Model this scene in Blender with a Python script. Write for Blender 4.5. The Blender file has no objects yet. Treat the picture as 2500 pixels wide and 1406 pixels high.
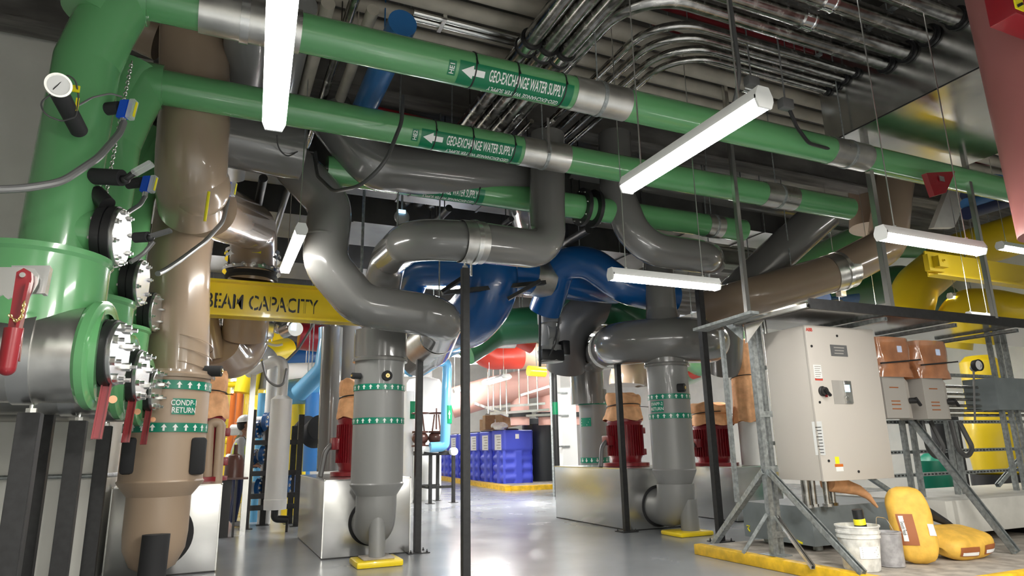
import bpy, bmesh, math, random
from mathutils import Vector as V, Matrix as M
random.seed(7)
S = bpy.context.scene
C = S.collection
PI = math.pi
# ---------------------------------------------------------------- camera
F = 1620.0; CAM = V((0, 0, 1.2))
yaw, pit, rol = math.radians(24.2), math.radians(13.57), math.radians(-1.1)
FW = V((math.sin(yaw)*math.cos(pit), math.cos(yaw)*math.cos(pit), math.sin(pit)))
_r = V((math.cos(yaw), -math.sin(yaw), 0)); _u = _r.cross(FW)
RI = math.cos(rol)*_r + math.sin(rol)*_u
UP = math.cos(rol)*_u - math.sin(rol)*_r
cd = bpy.data.cameras.new('camera'); cam = bpy.data.objects.new('camera', cd); C.objects.link(cam)
cd.sensor_width = 36; cd.sensor_fit = 'HORIZONTAL'; cd.lens = 36*F/2500; cd.clip_start = .05; cd.clip_end = 200
cam.matrix_world = M.Translation(CAM) @ M((RI, UP, -FW)).transposed().to_4x4()
S.camera = cam
# ---------------------------------------------------------------- world, exposure
S.view_settings.view_transform = 'Standard'; S.view_settings.look = 'None'
S.view_settings.gamma = 1; S.view_settings.use_curve_mapping = False; S.view_settings.exposure = 1.3
W = bpy.data.worlds.new('world'); S.world = W; W.use_nodes = True
W.node_tree.nodes['Background'].inputs[0].default_value = (.95, .97, 1, 1)
W.node_tree.nodes['Background'].inputs[1].default_value = .25
REAR = 3.0; LAMP = 26.0        # emission of the strip light diffusers
# room lamps behind the camera, at the height of the strip lights
for x, y, e_ in ((-.4, -1.6, 130), (2.6, .3, 120), (2.8, -2.4, 120), (6.8, .4, 50), (6.2, -3.5, 60)):
    l = bpy.data.lights.new('strip_lamp', 'AREA'); l.shape = 'RECTANGLE'; l.size = .13; l.size_y = 1.2; l.energy = e_; l.color = (1, .97, .9)
    o = bpy.data.objects.new('strip_lamp', l); C.objects.link(o); o.location = (x, y, 2.9)
# ---------------------------------------------------------------- materials
MT = {}
def mat(name, col, rough=.5, metal=0., coat=0., emit=None, es=0., noise=0., nscale=8., bump=0., bscale=20., rnoise=0., alpha=None, trans=0., col2=None, stretch=None):
    m = bpy.data.materials.new(name); m.use_nodes = True; nt = m.node_tree; b = nt.nodes['Principled BSDF']
    b.inputs['Base Color'].default_value = (*col, 1); b.inputs['Roughness'].default_value = rough
    b.inputs['Metallic'].default_value = metal; b.inputs['Coat Weight'].default_value = coat; b.inputs['Coat Roughness'].default_value = .06
    if trans: b.inputs['Transmission Weight'].default_value = trans
    if alpha is not None: b.inputs['Alpha'].default_value = alpha
    if emit: b.inputs['Emission Color'].default_value = (*emit, 1); b.inputs['Emission Strength'].default_value = es
    if noise or bump or rnoise:
        tc = nt.nodes.new('ShaderNodeTexCoord'); mp = nt.nodes.new('ShaderNodeMapping'); nt.links.new(tc.outputs['Object'], mp.inputs[0])
        if stretch: mp.inputs['Scale'].default_value = stretch
        n = nt.nodes.new('ShaderNodeTexNoise'); n.inputs['Scale'].default_value = nscale; n.inputs['Detail'].default_value = 5
        nt.links.new(mp.outputs[0], n.inputs[0])
        if noise:
            r = nt.nodes.new('ShaderNodeMix'); r.data_type = 'RGBA'
            c2 = col2 or tuple(c*(1-noise) for c in col)
            r.inputs['A'].default_value = (*c2, 1); r.inputs['B'].default_value = (*[min(1, c*(1+noise*.5)) for c in col], 1)
            cr = nt.nodes.new('ShaderNodeValToRGB'); cr.color_ramp.elements[0].position = .35; cr.color_ramp.elements[1].position = .65
            nt.links.new(n.outputs['Fac'], cr.inputs[0]); nt.links.new(cr.outputs[0], r.inputs['Factor']); nt.links.new(r.outputs['Result'], b.inputs['Base Color'])
        if rnoise:
            mr = nt.nodes.new('ShaderNodeMapRange'); mr.inputs['From Min'].default_value = .3; mr.inputs['From Max'].default_value = .7
            mr.inputs['To Min'].default_value = max(.02, rough-rnoise); mr.inputs['To Max'].default_value = rough+rnoise
            nt.links.new(n.outputs['Fac'], mr.inputs[0]); nt.links.new(mr.outputs[0], b.inputs['Roughness'])
        if bump:
            n2 = nt.nodes.new('ShaderNodeTexNoise'); n2.inputs['Scale'].default_value = bscale; n2.inputs['Detail'].default_value = 4
            nt.links.new(mp.outputs[0], n2.inputs[0])
            bp = nt.nodes.new('ShaderNodeBump'); bp.inputs['Strength'].default_value = bump; bp.inputs['Distance'].default_value = .02
            nt.links.new(n2.outputs['Fac'], bp.inputs['Height']); nt.links.new(bp.outputs[0], b.inputs['Normal'])
    MT[name] = m; return m
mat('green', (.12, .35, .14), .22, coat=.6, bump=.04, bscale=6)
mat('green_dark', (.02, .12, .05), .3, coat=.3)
mat('label_green', (.0, .17, .07), .3)
mat('tape_green', (.0, .22, .13), .35)
mat('white_ink', (.88, .88, .86), .4)
mat('gray', (.16, .157, .15), .2, coat=.7, bump=.04, bscale=5)
mat('gray_matte', (.25, .25, .245), .38, coat=.15)
mat('taupe', (.33, .245, .175), .22, coat=.6, bump=.05, bscale=6)
mat('taupe_matte', (.42, .31, .22), .4)
mat('galv', (.6, .6, .59), .27, metal=.95, bump=.012, bscale=1.6)
mat('jacket', (.66, .65, .62), .34, metal=1, noise=.2, nscale=4, rnoise=.08)
mat('strut', (.42, .45, .45), .45, metal=.75, noise=.3, nscale=25)
mat('strut_bright', (.75, .75, .73), .25, metal=1)
mat('conduit', (.42, .41, .39), .22, metal=1, noise=.35, nscale=12, rnoise=.08)
mat('chrome', (.85, .85, .85), .12, metal=1)
mat('zinc', (.8, .8, .78), .25, metal=1)
mat('black', (.015, .015, .016), .42)
mat('black_steel', (.02, .02, .021), .5, noise=.3, nscale=20)
mat('rubber', (.022, .022, .024), .8)
mat('cable', (.06, .06, .06), .5)
mat('flex', (.2, .2, .2), .4, metal=.3)
mat('yellow', (.95, .7, .015), .3, coat=.3)
mat('yellow_curb', (.82, .5, .02), .45, noise=.25, nscale=9)
mat('yellow_pipe', (.72, .52, .015), .35, coat=.2)
mat('red', (.24, .006, .013), .35, coat=.3)
mat('red_bright', (.6, .05, .03), .35)
mat('pink', (.33, .12, .11), .4)
mat('pink_pipe', (.72, .42, .36), .45)
mat('wrap', (.97, .5, .25), .8, noise=.2, nscale=9, bump=.3, bscale=9)
mat('plastic_film', (.48, .19, .08), .12, coat=1, noise=.3, nscale=5)
mat('blue', (.005, .08, .27), .25, coat=.5)
mat('blue_mid', (.03, .16, .42), .3, coat=.3)
mat('skyblue', (.13, .42, .7), .25, coat=.4)
mat('tote_blue', (.07, .1, .68), .4)
mat('sensor_blue', (.01, .09, .6), .35)
mat('dark_blue', (.01, .02, .08), .4)
mat('white', (.8, .8, .78), .4)
mat('white_tank', (.82, .84, .83), .5)
mat('cream', (.47, .43, .36), .55, noise=.12, nscale=5)
mat('wall_paint', (.84, .83, .78), .6, noise=.06, nscale=2)
mat('ceil', (.17, .16, .15), .8, noise=.4, nscale=3, stretch=(.4, 3, 1))
mat('duct_dark', (.09, .09, .088), .5, metal=.4, noise=.2, nscale=3)
mat('canopy', (.2, .2, .2), .12, metal=1)
mat('floor', (.27, .285, .3), .24, noise=.05, nscale=.9, rnoise=.05)
mat('concrete', (.42, .38, .33), .85, noise=.3, nscale=7, bump=.2)
mat('base_gray', (.2, .23, .24), .45, noise=.12, nscale=5)
mat('base_white', (.55, .54, .5), .5, noise=.1, nscale=5)
mat('panel', (.54, .5, .45), .42)
mat('panel_dark', (.36, .34, .31), .4)
mat('duct', (.5, .5, .49), .2, metal=1, noise=.1, nscale=3, rnoise=.05)
mat('plate_gray', (.13, .13, .13), .35)
mat('screen', (.1, .3, .6), .3, emit=(.35, .7, 1), es=1.4)
mat('diffuser', (1, 1, 1), .5, emit=(1, .98, .93), es=LAMP)
mat('diffuser_rear', (1, 1, 1), .5, emit=(1, .98, .95), es=LAMP*REAR)
mat('brass', (.8, .6, .25), .3, metal=1)
mat('copper_tag', (.7, .35, .2), .35, metal=.7)
mat('clear', (.8, .82, .82), .1, alpha=.35)
mat('cardboard', (.36, .22, .12), .8, noise=.15)
mat('paper', (.8, .8, .8), .6)
mat('skin', (.35, .18, .11), .6)
mat('fabric_gray', (.45, .45, .45), .9)
mat('vest', (.6, .75, .05), .8)
mat('brown_tank', (.1, .04, .03), .3)
mat('sack', (.78, .46, .07), .6, noise=.15, nscale=12, bump=.4, bscale=9)
mat('sack_brown', (.32, .1, .03), .6)
mat('bucket_white', (.75, .74, .7), .5, noise=.25, nscale=14)
mat('can_gray', (.38, .37, .38), .45, noise=.3, nscale=15)
mat('can_yellow', (.9, .8, .02), .35)
mat('gauge_face', (.75, .75, .75), .4)
mat('orange_lever', (.6, .15, .02), .4)
mat('black_tank', (.02, .025, .03), .35)
# ---------------------------------------------------------------- pixel -> place (each point gets its own real distance)
def _ray(x, y): return FW + (x-1250)/F*RI + (703-y)/F*UP
def at(x, y, X=None, Y=None, Z=None):
    r = _ray(x, y)
    t = X/r.x if X is not None else Y/r.y if Y is not None else (Z-CAM.z)/r.z
    return CAM + r*t
def yp(Y, *pts): return [at(p[0], p[1], Y=(p[2] if len(p) > 2 else Y)) for p in pts]
# ---------------------------------------------------------------- things
def root_of(o):
    while o.parent: o = o.parent
    return o
def thing(name, label, cat, loc, group=None):
    o = bpy.data.objects.new(name, None); C.objects.link(o); o.location = loc; o.empty_display_size = .1
    o['label'] = label; o['category'] = cat
    if group: o['group'] = group
    return o
def obj(name, bm, mt, parent=None, label=None, ang=.6, smooth=True):
    me = bpy.data.meshes.new(name)
    bmesh.ops.recalc_face_normals(bm, faces=bm.faces)
    if parent is not None:
        org = root_of(parent).location.copy()
    else:
        xs = [v.co for v in bm.verts]
        org = V(((min(v.x for v in xs)+max(v.x for v in xs))/2, (min(v.y for v in xs)+max(v.y for v in xs))/2, min(v.z for v in xs)))
    bm.transform(M.Translation(-org)); bm.to_mesh(me); bm.free()
    me.materials.append(MT[mt])
    if smooth:
        me.polygons.foreach_set('use_smooth', [True]*len(me.polygons)); me.set_sharp_from_angle(angle=ang)
    o = bpy.data.objects.new(name, me); C.objects.link(o)
    if parent is not None: o.parent = parent
    else: o.location = org
    if label: o['label'] = label
    return o
def solo(name, bm, mt, label, cat, group=None, kind=None, **k):
    o = obj(name, bm, mt, None, label, **k); o['category'] = cat
    if group: o['group'] = group
    if kind: o['kind'] = kind
    return o
def struct(name, bm, mt, **k):
    o = obj(name, bm, mt, **k); o['kind'] = 'structure'; return o
def dup(root, off, label=None, group=None, loc=None):
    def cp(o, par):
        c = o.copy(); C.objects.link(c); c.parent = par
        for ch in list(o.children): cp(ch, c)
        return c
    r = cp(root, None); r.location = V(loc) if loc is not None else root.location + V(off)
    if label: r['label'] = label
    if group: r['group'] = group
    return r
# ---------------------------------------------------------------- shapes
def nb(): return bmesh.new()
def frame(d, hint=None):
    d = V(d).normalized(); h = V(hint) if hint is not None else (V((0, 0, 1)) if abs(d.z) < .95 else V((0, 1, 0)))
    a = d.cross(h).normalized(); b = a.cross(d).normalized()
    return d, a, b
def bx(bm, lo, hi, bev=0):
    lo, hi = V(lo), V(hi)
    r = bmesh.ops.create_cube(bm, size=1, matrix=M.Translation((lo+hi)/2) @ M.Diagonal((*(hi-lo), 1)))
    if bev: bmesh.ops.bevel(bm, geom=list({e for v in r['verts'] for e in v.link_edges}), offset=bev, segments=2, affect='EDGES', profile=.5)
    return bm
def obx(bm, c, ax, ay, az, sx, sy, sz, bev=0):
    m = M((V(ax), V(ay), V(az))).transposed().to_4x4()
    r = bmesh.ops.create_cube(bm, size=1, matrix=M.Translation(V(c)) @ m @ M.Diagonal((sx, sy, sz, 1)))
    if bev: bmesh.ops.bevel(bm, geom=list({e for v in r['verts'] for e in v.link_edges}), offset=bev, segments=2, affect='EDGES')
    return bm
def bar(bm, a, b, w, h, hint=None, bev=0):
    a, b = V(a), V(b); d, s, u = frame(b-a, hint)
    return obx(bm, (a+b)/2, d, s, u, (b-a).length, w, h, bev)
def strutbar(bm, a, b, w=.041, hint=None, open_dir=1):
    """slotted channel section: back and two lipped flanges"""
    a, b = V(a), V(b); d, s, u = frame(b-a, hint); c = (a+b)/2; L = (b-a).length; t = .006
    obx(bm, c-u*(w/2-t/2)*open_dir, d, s, u, L, w, t)
    for k in (-1, 1):
        obx(bm, c+s*k*(w/2-t/2), d, s, u, L, t, w)
        obx(bm, c+s*k*(w/2-.009)+u*(w/2-t/2)*open_dir, d, s, u, L, .012, t)
    return bm
def cyl(bm, a, b, r, r2=None, seg=20):
    a, b = V(a), V(b); r2 = r if r2 is None else r2; d, s, u = frame(b-a)
    rot = M((s, u, -d)).transposed().to_4x4() if False else M((s, d.cross(s), d)).transposed().to_4x4()
    bmesh.ops.create_cone(bm, cap_ends=True, segments=seg, radius1=r, radius2=r2, depth=(b-a).length, matrix=M.Translation((a+b)/2) @ rot)
    return bm
def lathe(bm, o, d, prof, seg=32, hint=None):
    """prof: (distance along d, radius)"""
    o = V(o); d, s, u = frame(d, hint); rings = []
    for h, r in prof:
        if r < 1e-5: rings.append([bm.verts.new(o+d*h)])
        else: rings.append([bm.verts.new(o+d*h+(s*math.cos(2*PI*i/seg)+u*math.sin(2*PI*i/seg))*r) for i in range(seg)])
    for A, B in zip(rings, rings[1:]):
        for i in range(seg):
            j = (i+1) % seg
            if len(A) == 1 and len(B) == 1: continue
            if len(A) == 1: bm.faces.new((A[0], B[i], B[j]))
            elif len(B) == 1: bm.faces.new((A[i], A[j], B[0]))
            else: bm.faces.new((A[i], A[j], B[j], B[i]))
    return bm
def fillet(pts, R, n=8):
    pts = [V(p) for p in pts]; out = [pts[0]]
    for i in range(1, len(pts)-1):
        p0, p, p1 = pts[i-1], pts[i], pts[i+1]; a = (p0-p); b = (p1-p)
        la, lb = a.length, b.length; a.normalize(); b.normalize(); th = a.angle(b)
        if th > PI-.03: out.append(p); continue
        Rr = R[i] if isinstance(R, (list, tuple)) else R
        t = min(Rr/math.tan(th/2), la*.5 if i > 1 else la*.98, lb*.5 if i < len(pts)-2 else lb*.98)
        rr = t*math.tan(th/2); bis = (a+b).normalized(); cc = p+bis*(rr/math.sin(th/2))
        s0 = (p+a*t-cc); s1 = (p+b*t-cc)
        for k in range(n+1): out.append(cc+s0.normalized().slerp(s1.normalized(), k/n)*rr if rr > 1e-6 else p)
    out.append(pts[-1]); return out
def sweep(bm, pts, r, seg=24, R=None, n=8, caps=True, rr=None):
    P_ = fillet(pts, R, n) if R else [V(p) for p in pts]
    Q = [P_[0]]
    for p in P_[1:]:
        if (p-Q[-1]).length > 1e-4: Q.append(p)
    rings = []; d0 = None
    for i, p in enumerate(Q):
        d = ((Q[i+1]-p).normalized() if i < len(Q)-1 else V((0, 0, 0))) + ((p-Q[i-1]).normalized() if i else V((0, 0, 0)))
        d.normalize()
        if d0 is None: _, s, _2 = frame(d)
        else:
            s = s - d*s.dot(d); s.normalize()
        u = d.cross(s); d0 = d
        q = r if rr is None else rr(i/(len(Q)-1))
        rings.append([bm.verts.new(p+(s*math.cos(2*PI*k/seg)+u*math.sin(2*PI*k/seg))*q) for k in range(seg)])
    for A, B in zip(rings, rings[1:]):
        for k in range(seg): bm.faces.new((A[k], A[(k+1) % seg], B[(k+1) % seg], B[k]))
    if caps: bm.faces.new(rings[0][::-1]); bm.faces.new(rings[-1])
    return bm
def ball(bm, c, r, sc=(1, 1, 1), seg=16):
    bmesh.ops.create_uvsphere(bm, u_segments=seg, v_segments=seg//2+2, radius=r, matrix=M.Translation(V(c)) @ M.Diagonal((*sc, 1))); return bm
def ring(bm, a, d, w, r, th=.006, seg=40):
    """open band (strap) around an axis: centre a, axis d, width w, inner radius r"""
    return lathe(bm, V(a), d, [(-w/2, r), (-w/2, r+th), (w/2, r+th), (w/2, r)], seg)
def prism(bm, poly, off):
    """poly: list of 3-D points (one face), extruded by vector off"""
    off = V(off); A = [bm.verts.new(V(p)) for p in poly]; B = [bm.verts.new(V(p)+off) for p in poly]; n = len(A)
    bm.faces.new(A[::-1]); bm.faces.new(B)
    for i in range(n): bm.faces.new((A[i], A[(i+1) % n], B[(i+1) % n], B[i]))
    return bm
def chain(bm, pts, link=.022, r=.0025):
    pts = [V(p) for p in pts]; k = 0
    for a, b in zip(pts, pts[1:]):
        n = max(1, int((b-a).length/(link*.72))); d, s, u = frame(b-a)
        for i in range(n):
            c = a.lerp(b, (i+.5)/n); e = s if k % 2 else u; k += 1
            sweep(bm, [c+d*(link/2*math.cos(t))+e*(link*.3*math.sin(t)) for t in [2*PI*j/8 for j in range(9)]], r, 5, caps=False)
    return bm
def hexbolt(bm, p, d, r=.012, h=.012, stud=.02):
    p = V(p); d = V(d).normalized()
    cyl(bm, p, p+d*h, r, seg=6); cyl(bm, p+d*h, p+d*(h+stud), r*.5, seg=8); return bm
_tx = {}
def textgeo(s, bold=.0):
    k = (s, bold)
    if k not in _tx:
        cu = bpy.data.curves.new('t', 'FONT'); cu.body = s; cu.size = 1; cu.align_x = 'CENTER'; cu.align_y = 'CENTER'; cu.offset = bold; cu.resolution_u = 3
        o = bpy.data.objects.new('t', cu); C.objects.link(o)
        me = bpy.data.meshes.new_from_object(o.evaluated_get(bpy.context.evaluated_depsgraph_get()))
        _tx[k] = ([tuple(v.co) for v in me.vertices], [tuple(p.vertices) for p in me.polygons])
        bpy.data.objects.remove(o); bpy.data.curves.remove(cu); bpy.data.meshes.remove(me)
    return _tx[k]
def mapped(bm, vs, fs, fn, cuts=None, axis=0):
    t = nb(); vv = [t.verts.new(v) for v in vs]
    for f in fs:
        try: t.faces.new([vv[i] for i in f])
        except ValueError: pass
    if cuts:
        no = V((1, 0, 0)) if axis == 0 else V((0, 1, 0))
        for c in cuts: bmesh.ops.bisect_plane(t, geom=t.verts[:]+t.edges[:]+t.faces[:], plane_co=no*c, plane_no=no)
    m = {v: bm.verts.new(fn(v.co.x, v.co.y)) for v in t.verts}
    for f in t.faces: bm.faces.new([m[v] for v in f.verts])
    t.free(); return bm
def flat(o, ux, uy):  # maps (u,v) to a plane
    o, ux, uy = V(o), V(ux), V(uy)
    return lambda u, v: o+ux*u+uy*v
def wrapfn(o, axis, n0, r, swap=False):
    """axis = direction of u (or of v when swap); the other coordinate runs round the pipe starting at direction n0"""
    o, A = V(o), V(axis).normalized(); n0 = V(n0); n0 = (n0-A*n0.dot(A)).normalized(); T = A.cross(n0) if swap else n0.cross(A)
    def f(u, v):
        a, q = (v, u) if swap else (u, v)
        return o+A*a+(n0*math.cos(q/r)+T*math.sin(q/r))*r
    return f
def text(bm, s, fn, h, xs=1., bold=.0, wrap=None):
    vs, fs = textgeo(s, bold); k = h/.72
    vs = [(v[0]*k*xs, v[1]*k, 0) for v in vs]
    cuts = None; ax = 0
    if wrap == 'v': cuts = [i*.015-.15 for i in range(21)]; ax = 1
    if wrap == 'u': cuts = [i*.02-.4 for i in range(41)]; ax = 0
    return mapped(bm, vs, fs, fn, cuts, ax)
def patch(bm, fn, u0, u1, v0, v1, nu=12, nv=12):
    g = [[bm.verts.new(fn(u0+(u1-u0)*i/nu, v0+(v1-v0)*j/nv)) for j in range(nv+1)] for i in range(nu+1)]
    for i in range(nu):
        for j in range(nv): bm.faces.new((g[i][j], g[i+1][j], g[i+1][j+1], g[i][j+1]))
    return bm
ARW = [(-.5, 0), (0, .5), (.5, 0), (.18, 0), (.18, -.5), (-.18, -.5), (-.18, 0)]
def arrow(bm, fn, u, v, w, h, up=1):
    vs = [(u+a*w, v+b*h*up, 0) for a, b in ARW]; vs = vs if up > 0 else vs
    return mapped(bm, vs, [(6, 0, 1), (1, 2, 3), (6, 1, 3), (6, 3, 4, 5)], fn)
def rect(bm, fn, u0, u1, v0, v1): return mapped(bm, [(u0, v0, 0), (u1, v0, 0), (u1, v1, 0), (u0, v1, 0)], [(0, 1, 2, 3)], fn)
# ================================================================ the room
b = nb(); bx(b, (-6, -6, -.2), (16.2, 34, 0)); struct('floor', b, 'floor')
b = nb(); CZ = 6.0   # ribbed metal deck
n = 0
for i in range(60):
    y = -6+i*.667
    prism(b, [(-6, y, CZ+.08), (-6, y+.28, CZ+.08), (-6, y+.33, CZ), (-6, y+.6, CZ), (-6, y+.667, CZ+.08), (-6, y+.667, CZ+.2), (-6, y, CZ+.2)], (22.2, 0, 0))
struct('ceiling', b, 'ceil')
b = nb(); bx(b, (-6, 33, 0), (16.2, 33.3, CZ)); struct('wall_back', b, 'wall_paint')
b = nb(); bx(b, (16.2, -6, 0), (16.5, 34, CZ)); struct('wall_right', b, 'wall_paint')
b = nb(); bx(b, (-6.3, -6, 0), (-6, 34, CZ)); struct('wall_far_left', b, 'wall_paint')
b = nb(); bx(b, (-6, -6.3, 0), (16.2, -6, CZ)); struct('wall_front', b, 'wall_paint')
# concrete wall block at the left, its end face seen beside the pipes
b = nb(); bx(b, (-5.99, 7.85, 0), (-.93, 9.0, CZ)); struct('wall_left', b, 'wall_paint')
b = nb(); bx(b, (-5.99, 9.01, 0), (-1.6, 18, CZ)); struct('wall_left_rear', b, 'wall_paint')
# curbs / pads
b = nb(); bx(b, (5.12, 3.75, 0), (12.99, 6.42, .098)); struct('floor_pad', b, 'concrete')
b = nb()
bx(b, (5.09, 3.72, 0), (5.2, 6.46, .112), .012); bx(b, (5.2, 3.72, 0), (12.98, 3.82, .112), .012); struct('trim_1', b, 'yellow_curb')
tp = [at(1245, 1198, Z=0), at(1062, 1168, Z=0), at(1062, 1150, Z=0), at(1355, 1172, Z=0), at(1357, 1193, Z=0)]
b = nb(); prism(b, tp, (0, 0, .1)); struct('floor_pad_far', b, 'concrete')
b = nb()
bar(b, tp[1]+V((0, 0, .06)), tp[0]+V((0, 0, .06)), .3, .14); bar(b, tp[0]+V((0, 0, .06)), tp[4]+V((0, 0, .06)), .3, .14); struct('trim_2', b, 'yellow_curb')
# ceiling beams
for i, (y, w) in enumerate(((2.2, .3), (7.6, .3), (12.5, .35), (18, .35))):
    b = nb(); bx(b, (-5.9, y-.15, 5.55), (12.9, y+.15, 5.58)); bx(b, (-5.9, y-.02, 5.58), (12.9, y+.02, 5.95)); bx(b, (-5.9, y-.15, 5.95), (12.9, y+.15, 5.98))
    struct('trim_%d' % (i+3), b, 'ceil')
# ================================================================ strip lights
LT = at(700, 120, Z=2.85)
def strip_light(a, c, label, grp='strip lights hung from the ceiling', rods=True, w=.115, rodz=6.05, rodpos=(.14, .86), dm='diffuser'):
    a, c = V(a), V(c); d, s, u = frame(c-a); m = (a+c)/2; L = (c-a).length
    if u.z < 0: u = -u
    t = thing('strip_light', label, 'light', m+u*.03, grp)
    b = nb()
    prism(b, [a-s*w/2, a+s*w/2, a+s*w/2+u*.022, a+s*w*.3+u*.07, a-s*w*.3+u*.07, a-s*w/2+u*.022], d*L)
    obj('housing', b, 'white', t)
    b = nb(); e = d*.018
    prism(b, [a+e-s*w*.44-u*.001, a+e+s*w*.44-u*.001, a+e+s*w*.33-u*.04, a+e-s*w*.33-u*.04], d*(L-.036)); obj('diffuser', b, 'diffuser_rear' if m.y > 9 else 'diffuser', t)
    for q in (a-d*.003, c-d*.009):
        b = nb(); prism(b, [q-s*w/2-u*.005, q-s*w*.36-u*.045, q+s*w*.36-u*.045, q+s*w/2-u*.005, q+s*w/2+u*.02, q+s*w*.3+u*.072, q-s*w*.3+u*.072, q-s*w/2+u*.02], d*.012)
        obj('end_cap', b, 'white', t)
    if rods:
        for k in rodpos:
            b = nb(); p = a+d*L*k+u*.07; cyl(b, p, (p.x, p.y, rodz), .005, seg=8); cyl(b, p-u*.004, p+u*.02, .016, seg=8); obj('hanger_rod', b, 'zinc', t)
    return t
p = at(669, 300, Z=2.85); q = at(694, -60, Z=2.85); d = (q-p).normalized()
strip_light(p+d*1.22, p, 'big glowing strip light at upper left, cut by the top edge of the photo')
strip_light((2.4, 3.45, 2.87), (2.4, 2.22, 2.87), 'long strip light glowing in front of the two labelled green pipes')
a = at(1490, 672, Y=5.0); strip_light(a, a+V((1.24, 0, 0)), 'strip light hanging before the grey elbow above the second tall grey riser')
a = at(2150, 572, Y=3.3); strip_light(a, a+V((1.22, 0, 0)), 'strip light hanging above the shelf of the control panels')
a = at(736, 562, X=.62); strip_light(a, a+V((0, 1.46, 0)), 'small strip light between the tan elbow and the grey bend')
a = at(2365, 772, Y=6.2); strip_light(a, a+V((.55, 0, 0)), 'short strip light low in front of the yellow pipes at right')
p = at(1188, 934, Z=2.75); q = at(1237, 920, Z=2.75); strip_light(p, q, 'strip light in front of the large pink pipe', w=.25)
strip_light(*yp(19, (1108, 956), (1130, 950)), 'small far strip light just left of the tall black post', w=.2)
strip_light(*yp(15, (1148, 830), (1166, 824)), 'upper far strip light beside the tall black post under the blue pipe', w=.14)
strip_light(*yp(16, (1144, 886), (1166, 884)), 'lower far strip light beside the tall black post above the pink pipe', w=.14)
strip_light(*yp(13, (1480, 889), (1499, 887)), 'small far strip light behind the middle black post', w=.14)
for i, (x, y) in enumerate(((553, 925), (553, 955), (553, 978), (553, 1018))):
    p = at(x, y, Y=17+i*2.5); strip_light(p-V((.22, 0, 0)), p+V((.22, 0, 0)), ['topmost', 'second', 'third', 'lowest'][i]+' far glowing light in the yellow pipe gap behind the tan riser', w=.2, rods=False)
strip_light((2.9, 12.4, 3.0), (4.1, 12.4, 3.0), 'strip light behind the silver jacketed pipe past the second black post')  # added fill, tucked behind pipes to brighten the dark motors and bases
strip_light((6.6, 12.8, 3.0), (7.8, 12.8, 3.0), 'strip light above the dark rear riser, mostly hidden by the header pipe')  # extra fitting behind the header, added to light the motor area
strip_light((9.2, 7.6, 3.3), (10.4, 7.6, 3.3), 'strip light behind the canopy shelf, hidden by the cabinets')  # unseen fitting added to throw light onto the right side
# more of the room's strip lights, out of view to the sides and beyond; some added to brighten the rear
for x, y in ((9.5, 9.2), (11.3, 12.5), (3, 17), (3.2, 10.5), (8, 14), (6.2, 24), (10.5, 22), (-.6, 13.5), (1.5, 22), (10.8, 5.5), (13.5, 8), (6.5, 18.5), (10.2, 17), (6, 29.5), (9.5, 29.5), (12, 26)):
    strip_light((x-.6, y, 3.9), (x+.6, y, 3.9), 'strip light in the rows over the rear of the room', 'strip lights over the rear of the room', w=.13)
# ================================================================ green water system
X0, Y1, DY = -.651, 4.6, 1.235
def bolts(bm, c, d, R, n, r=.011, side=1, stud=.016, ph=0):
    dd, s, u = frame(d)
    for i in range(n):
        a = 2*PI*i/n+ph; hexbolt(bm, V(c)+s*math.cos(a)*R+u*math.sin(a)*R, dd*side, r, .011, stud)
def blind_flange(par, c, d, r=.185, n=8, dark='black', bs=1.):
    """c = centre of outer face, d = outward"""
    c = V(c); d = V(d).normalized()
    b = nb(); lathe(b, c-d*.1, d, [(-.03, 0), (-.03, r), (.018, r), (.018, r*.93), (.026, r*.93), (.026, r), (.07, r), (.07, 0)], 40); f = obj('flange', b, dark, par)
    b = nb(); lathe(b, c-d*.029, d, [(0, 0), (0, r*.95), (.02, r*.95), (.024, r*.93), (.024, 0)], 40); obj('blind_plate', b, 'galv', f)
    for i in range(n):
        a = 2*PI*(i+.5)/n; _, s, u = frame(d); p = s*math.cos(a)*r*.82+u*math.sin(a)*r*.82
        b = nb(); hexbolt(b, c+p-d*.006, d, .017*bs, .017*bs, .014*bs*bs); obj('bolt', b, 'zinc', f)
        b = nb(); hexbolt(b, c+p-d*.13, -d, .017, .015, .012); obj('nut', b, 'zinc', f)
    return f
TILT = V((.075, -.0, 1)).normalized()
fc = V((X0+.03, Y1, 2.525))          # blind flange centre
DV = V((.985, -.16, -.03)).normalized()
r_top = at(214, 150, Y=Y1); r_bot = at(124, 640, Y=Y1)
gz = 4.24
t = thing('green_pipe_manifold', 'nearest green riser with flanged drum, red levers and gauges at far left', 'pipe', (r_bot.x, Y1, 1.2), 'green manifold risers in a row by the left wall')
b = nb(); sweep(b, [r_bot-V((0, 0, .3)), r_top-V((0, 0, .02)), r_top+V((.06, .0, .24)), (r_top.x+.16, Y1, gz), (r_top.x+.3, Y1, gz)], .188, 36, R=.05, n=5); sweep(b, [(r_top.x+.0, Y1, gz-.25), (r_top.x+.12, Y1, gz+.12)], .2, 28)
obj('riser_pipe', b, 'green', t)
dc = at(95, 640, Y=Y1); dtop = dc.z+.0
b = nb(); lathe(b, (dc.x, Y1, 1.72), (0, 0, 1), [(0, 0), (0, .37), (dtop-1.72-.02, .37), (dtop-1.72, .385), (dtop-1.72+.03, .385), (dtop-1.72+.03, .21), (dtop-1.72+.03, 0)], 48)
hz = at(240, 868, Y=Y1-.1).z; xr = at(252, 868, Y=Y1-.1).x
obj('drum', b, 'green', t)
b = nb(); sweep(b, [(dc.x-1.4, Y1-.12, hz), (xr, Y1-.12, hz)], .27, 40); obj('outlet_branch', b, 'green', t)
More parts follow.
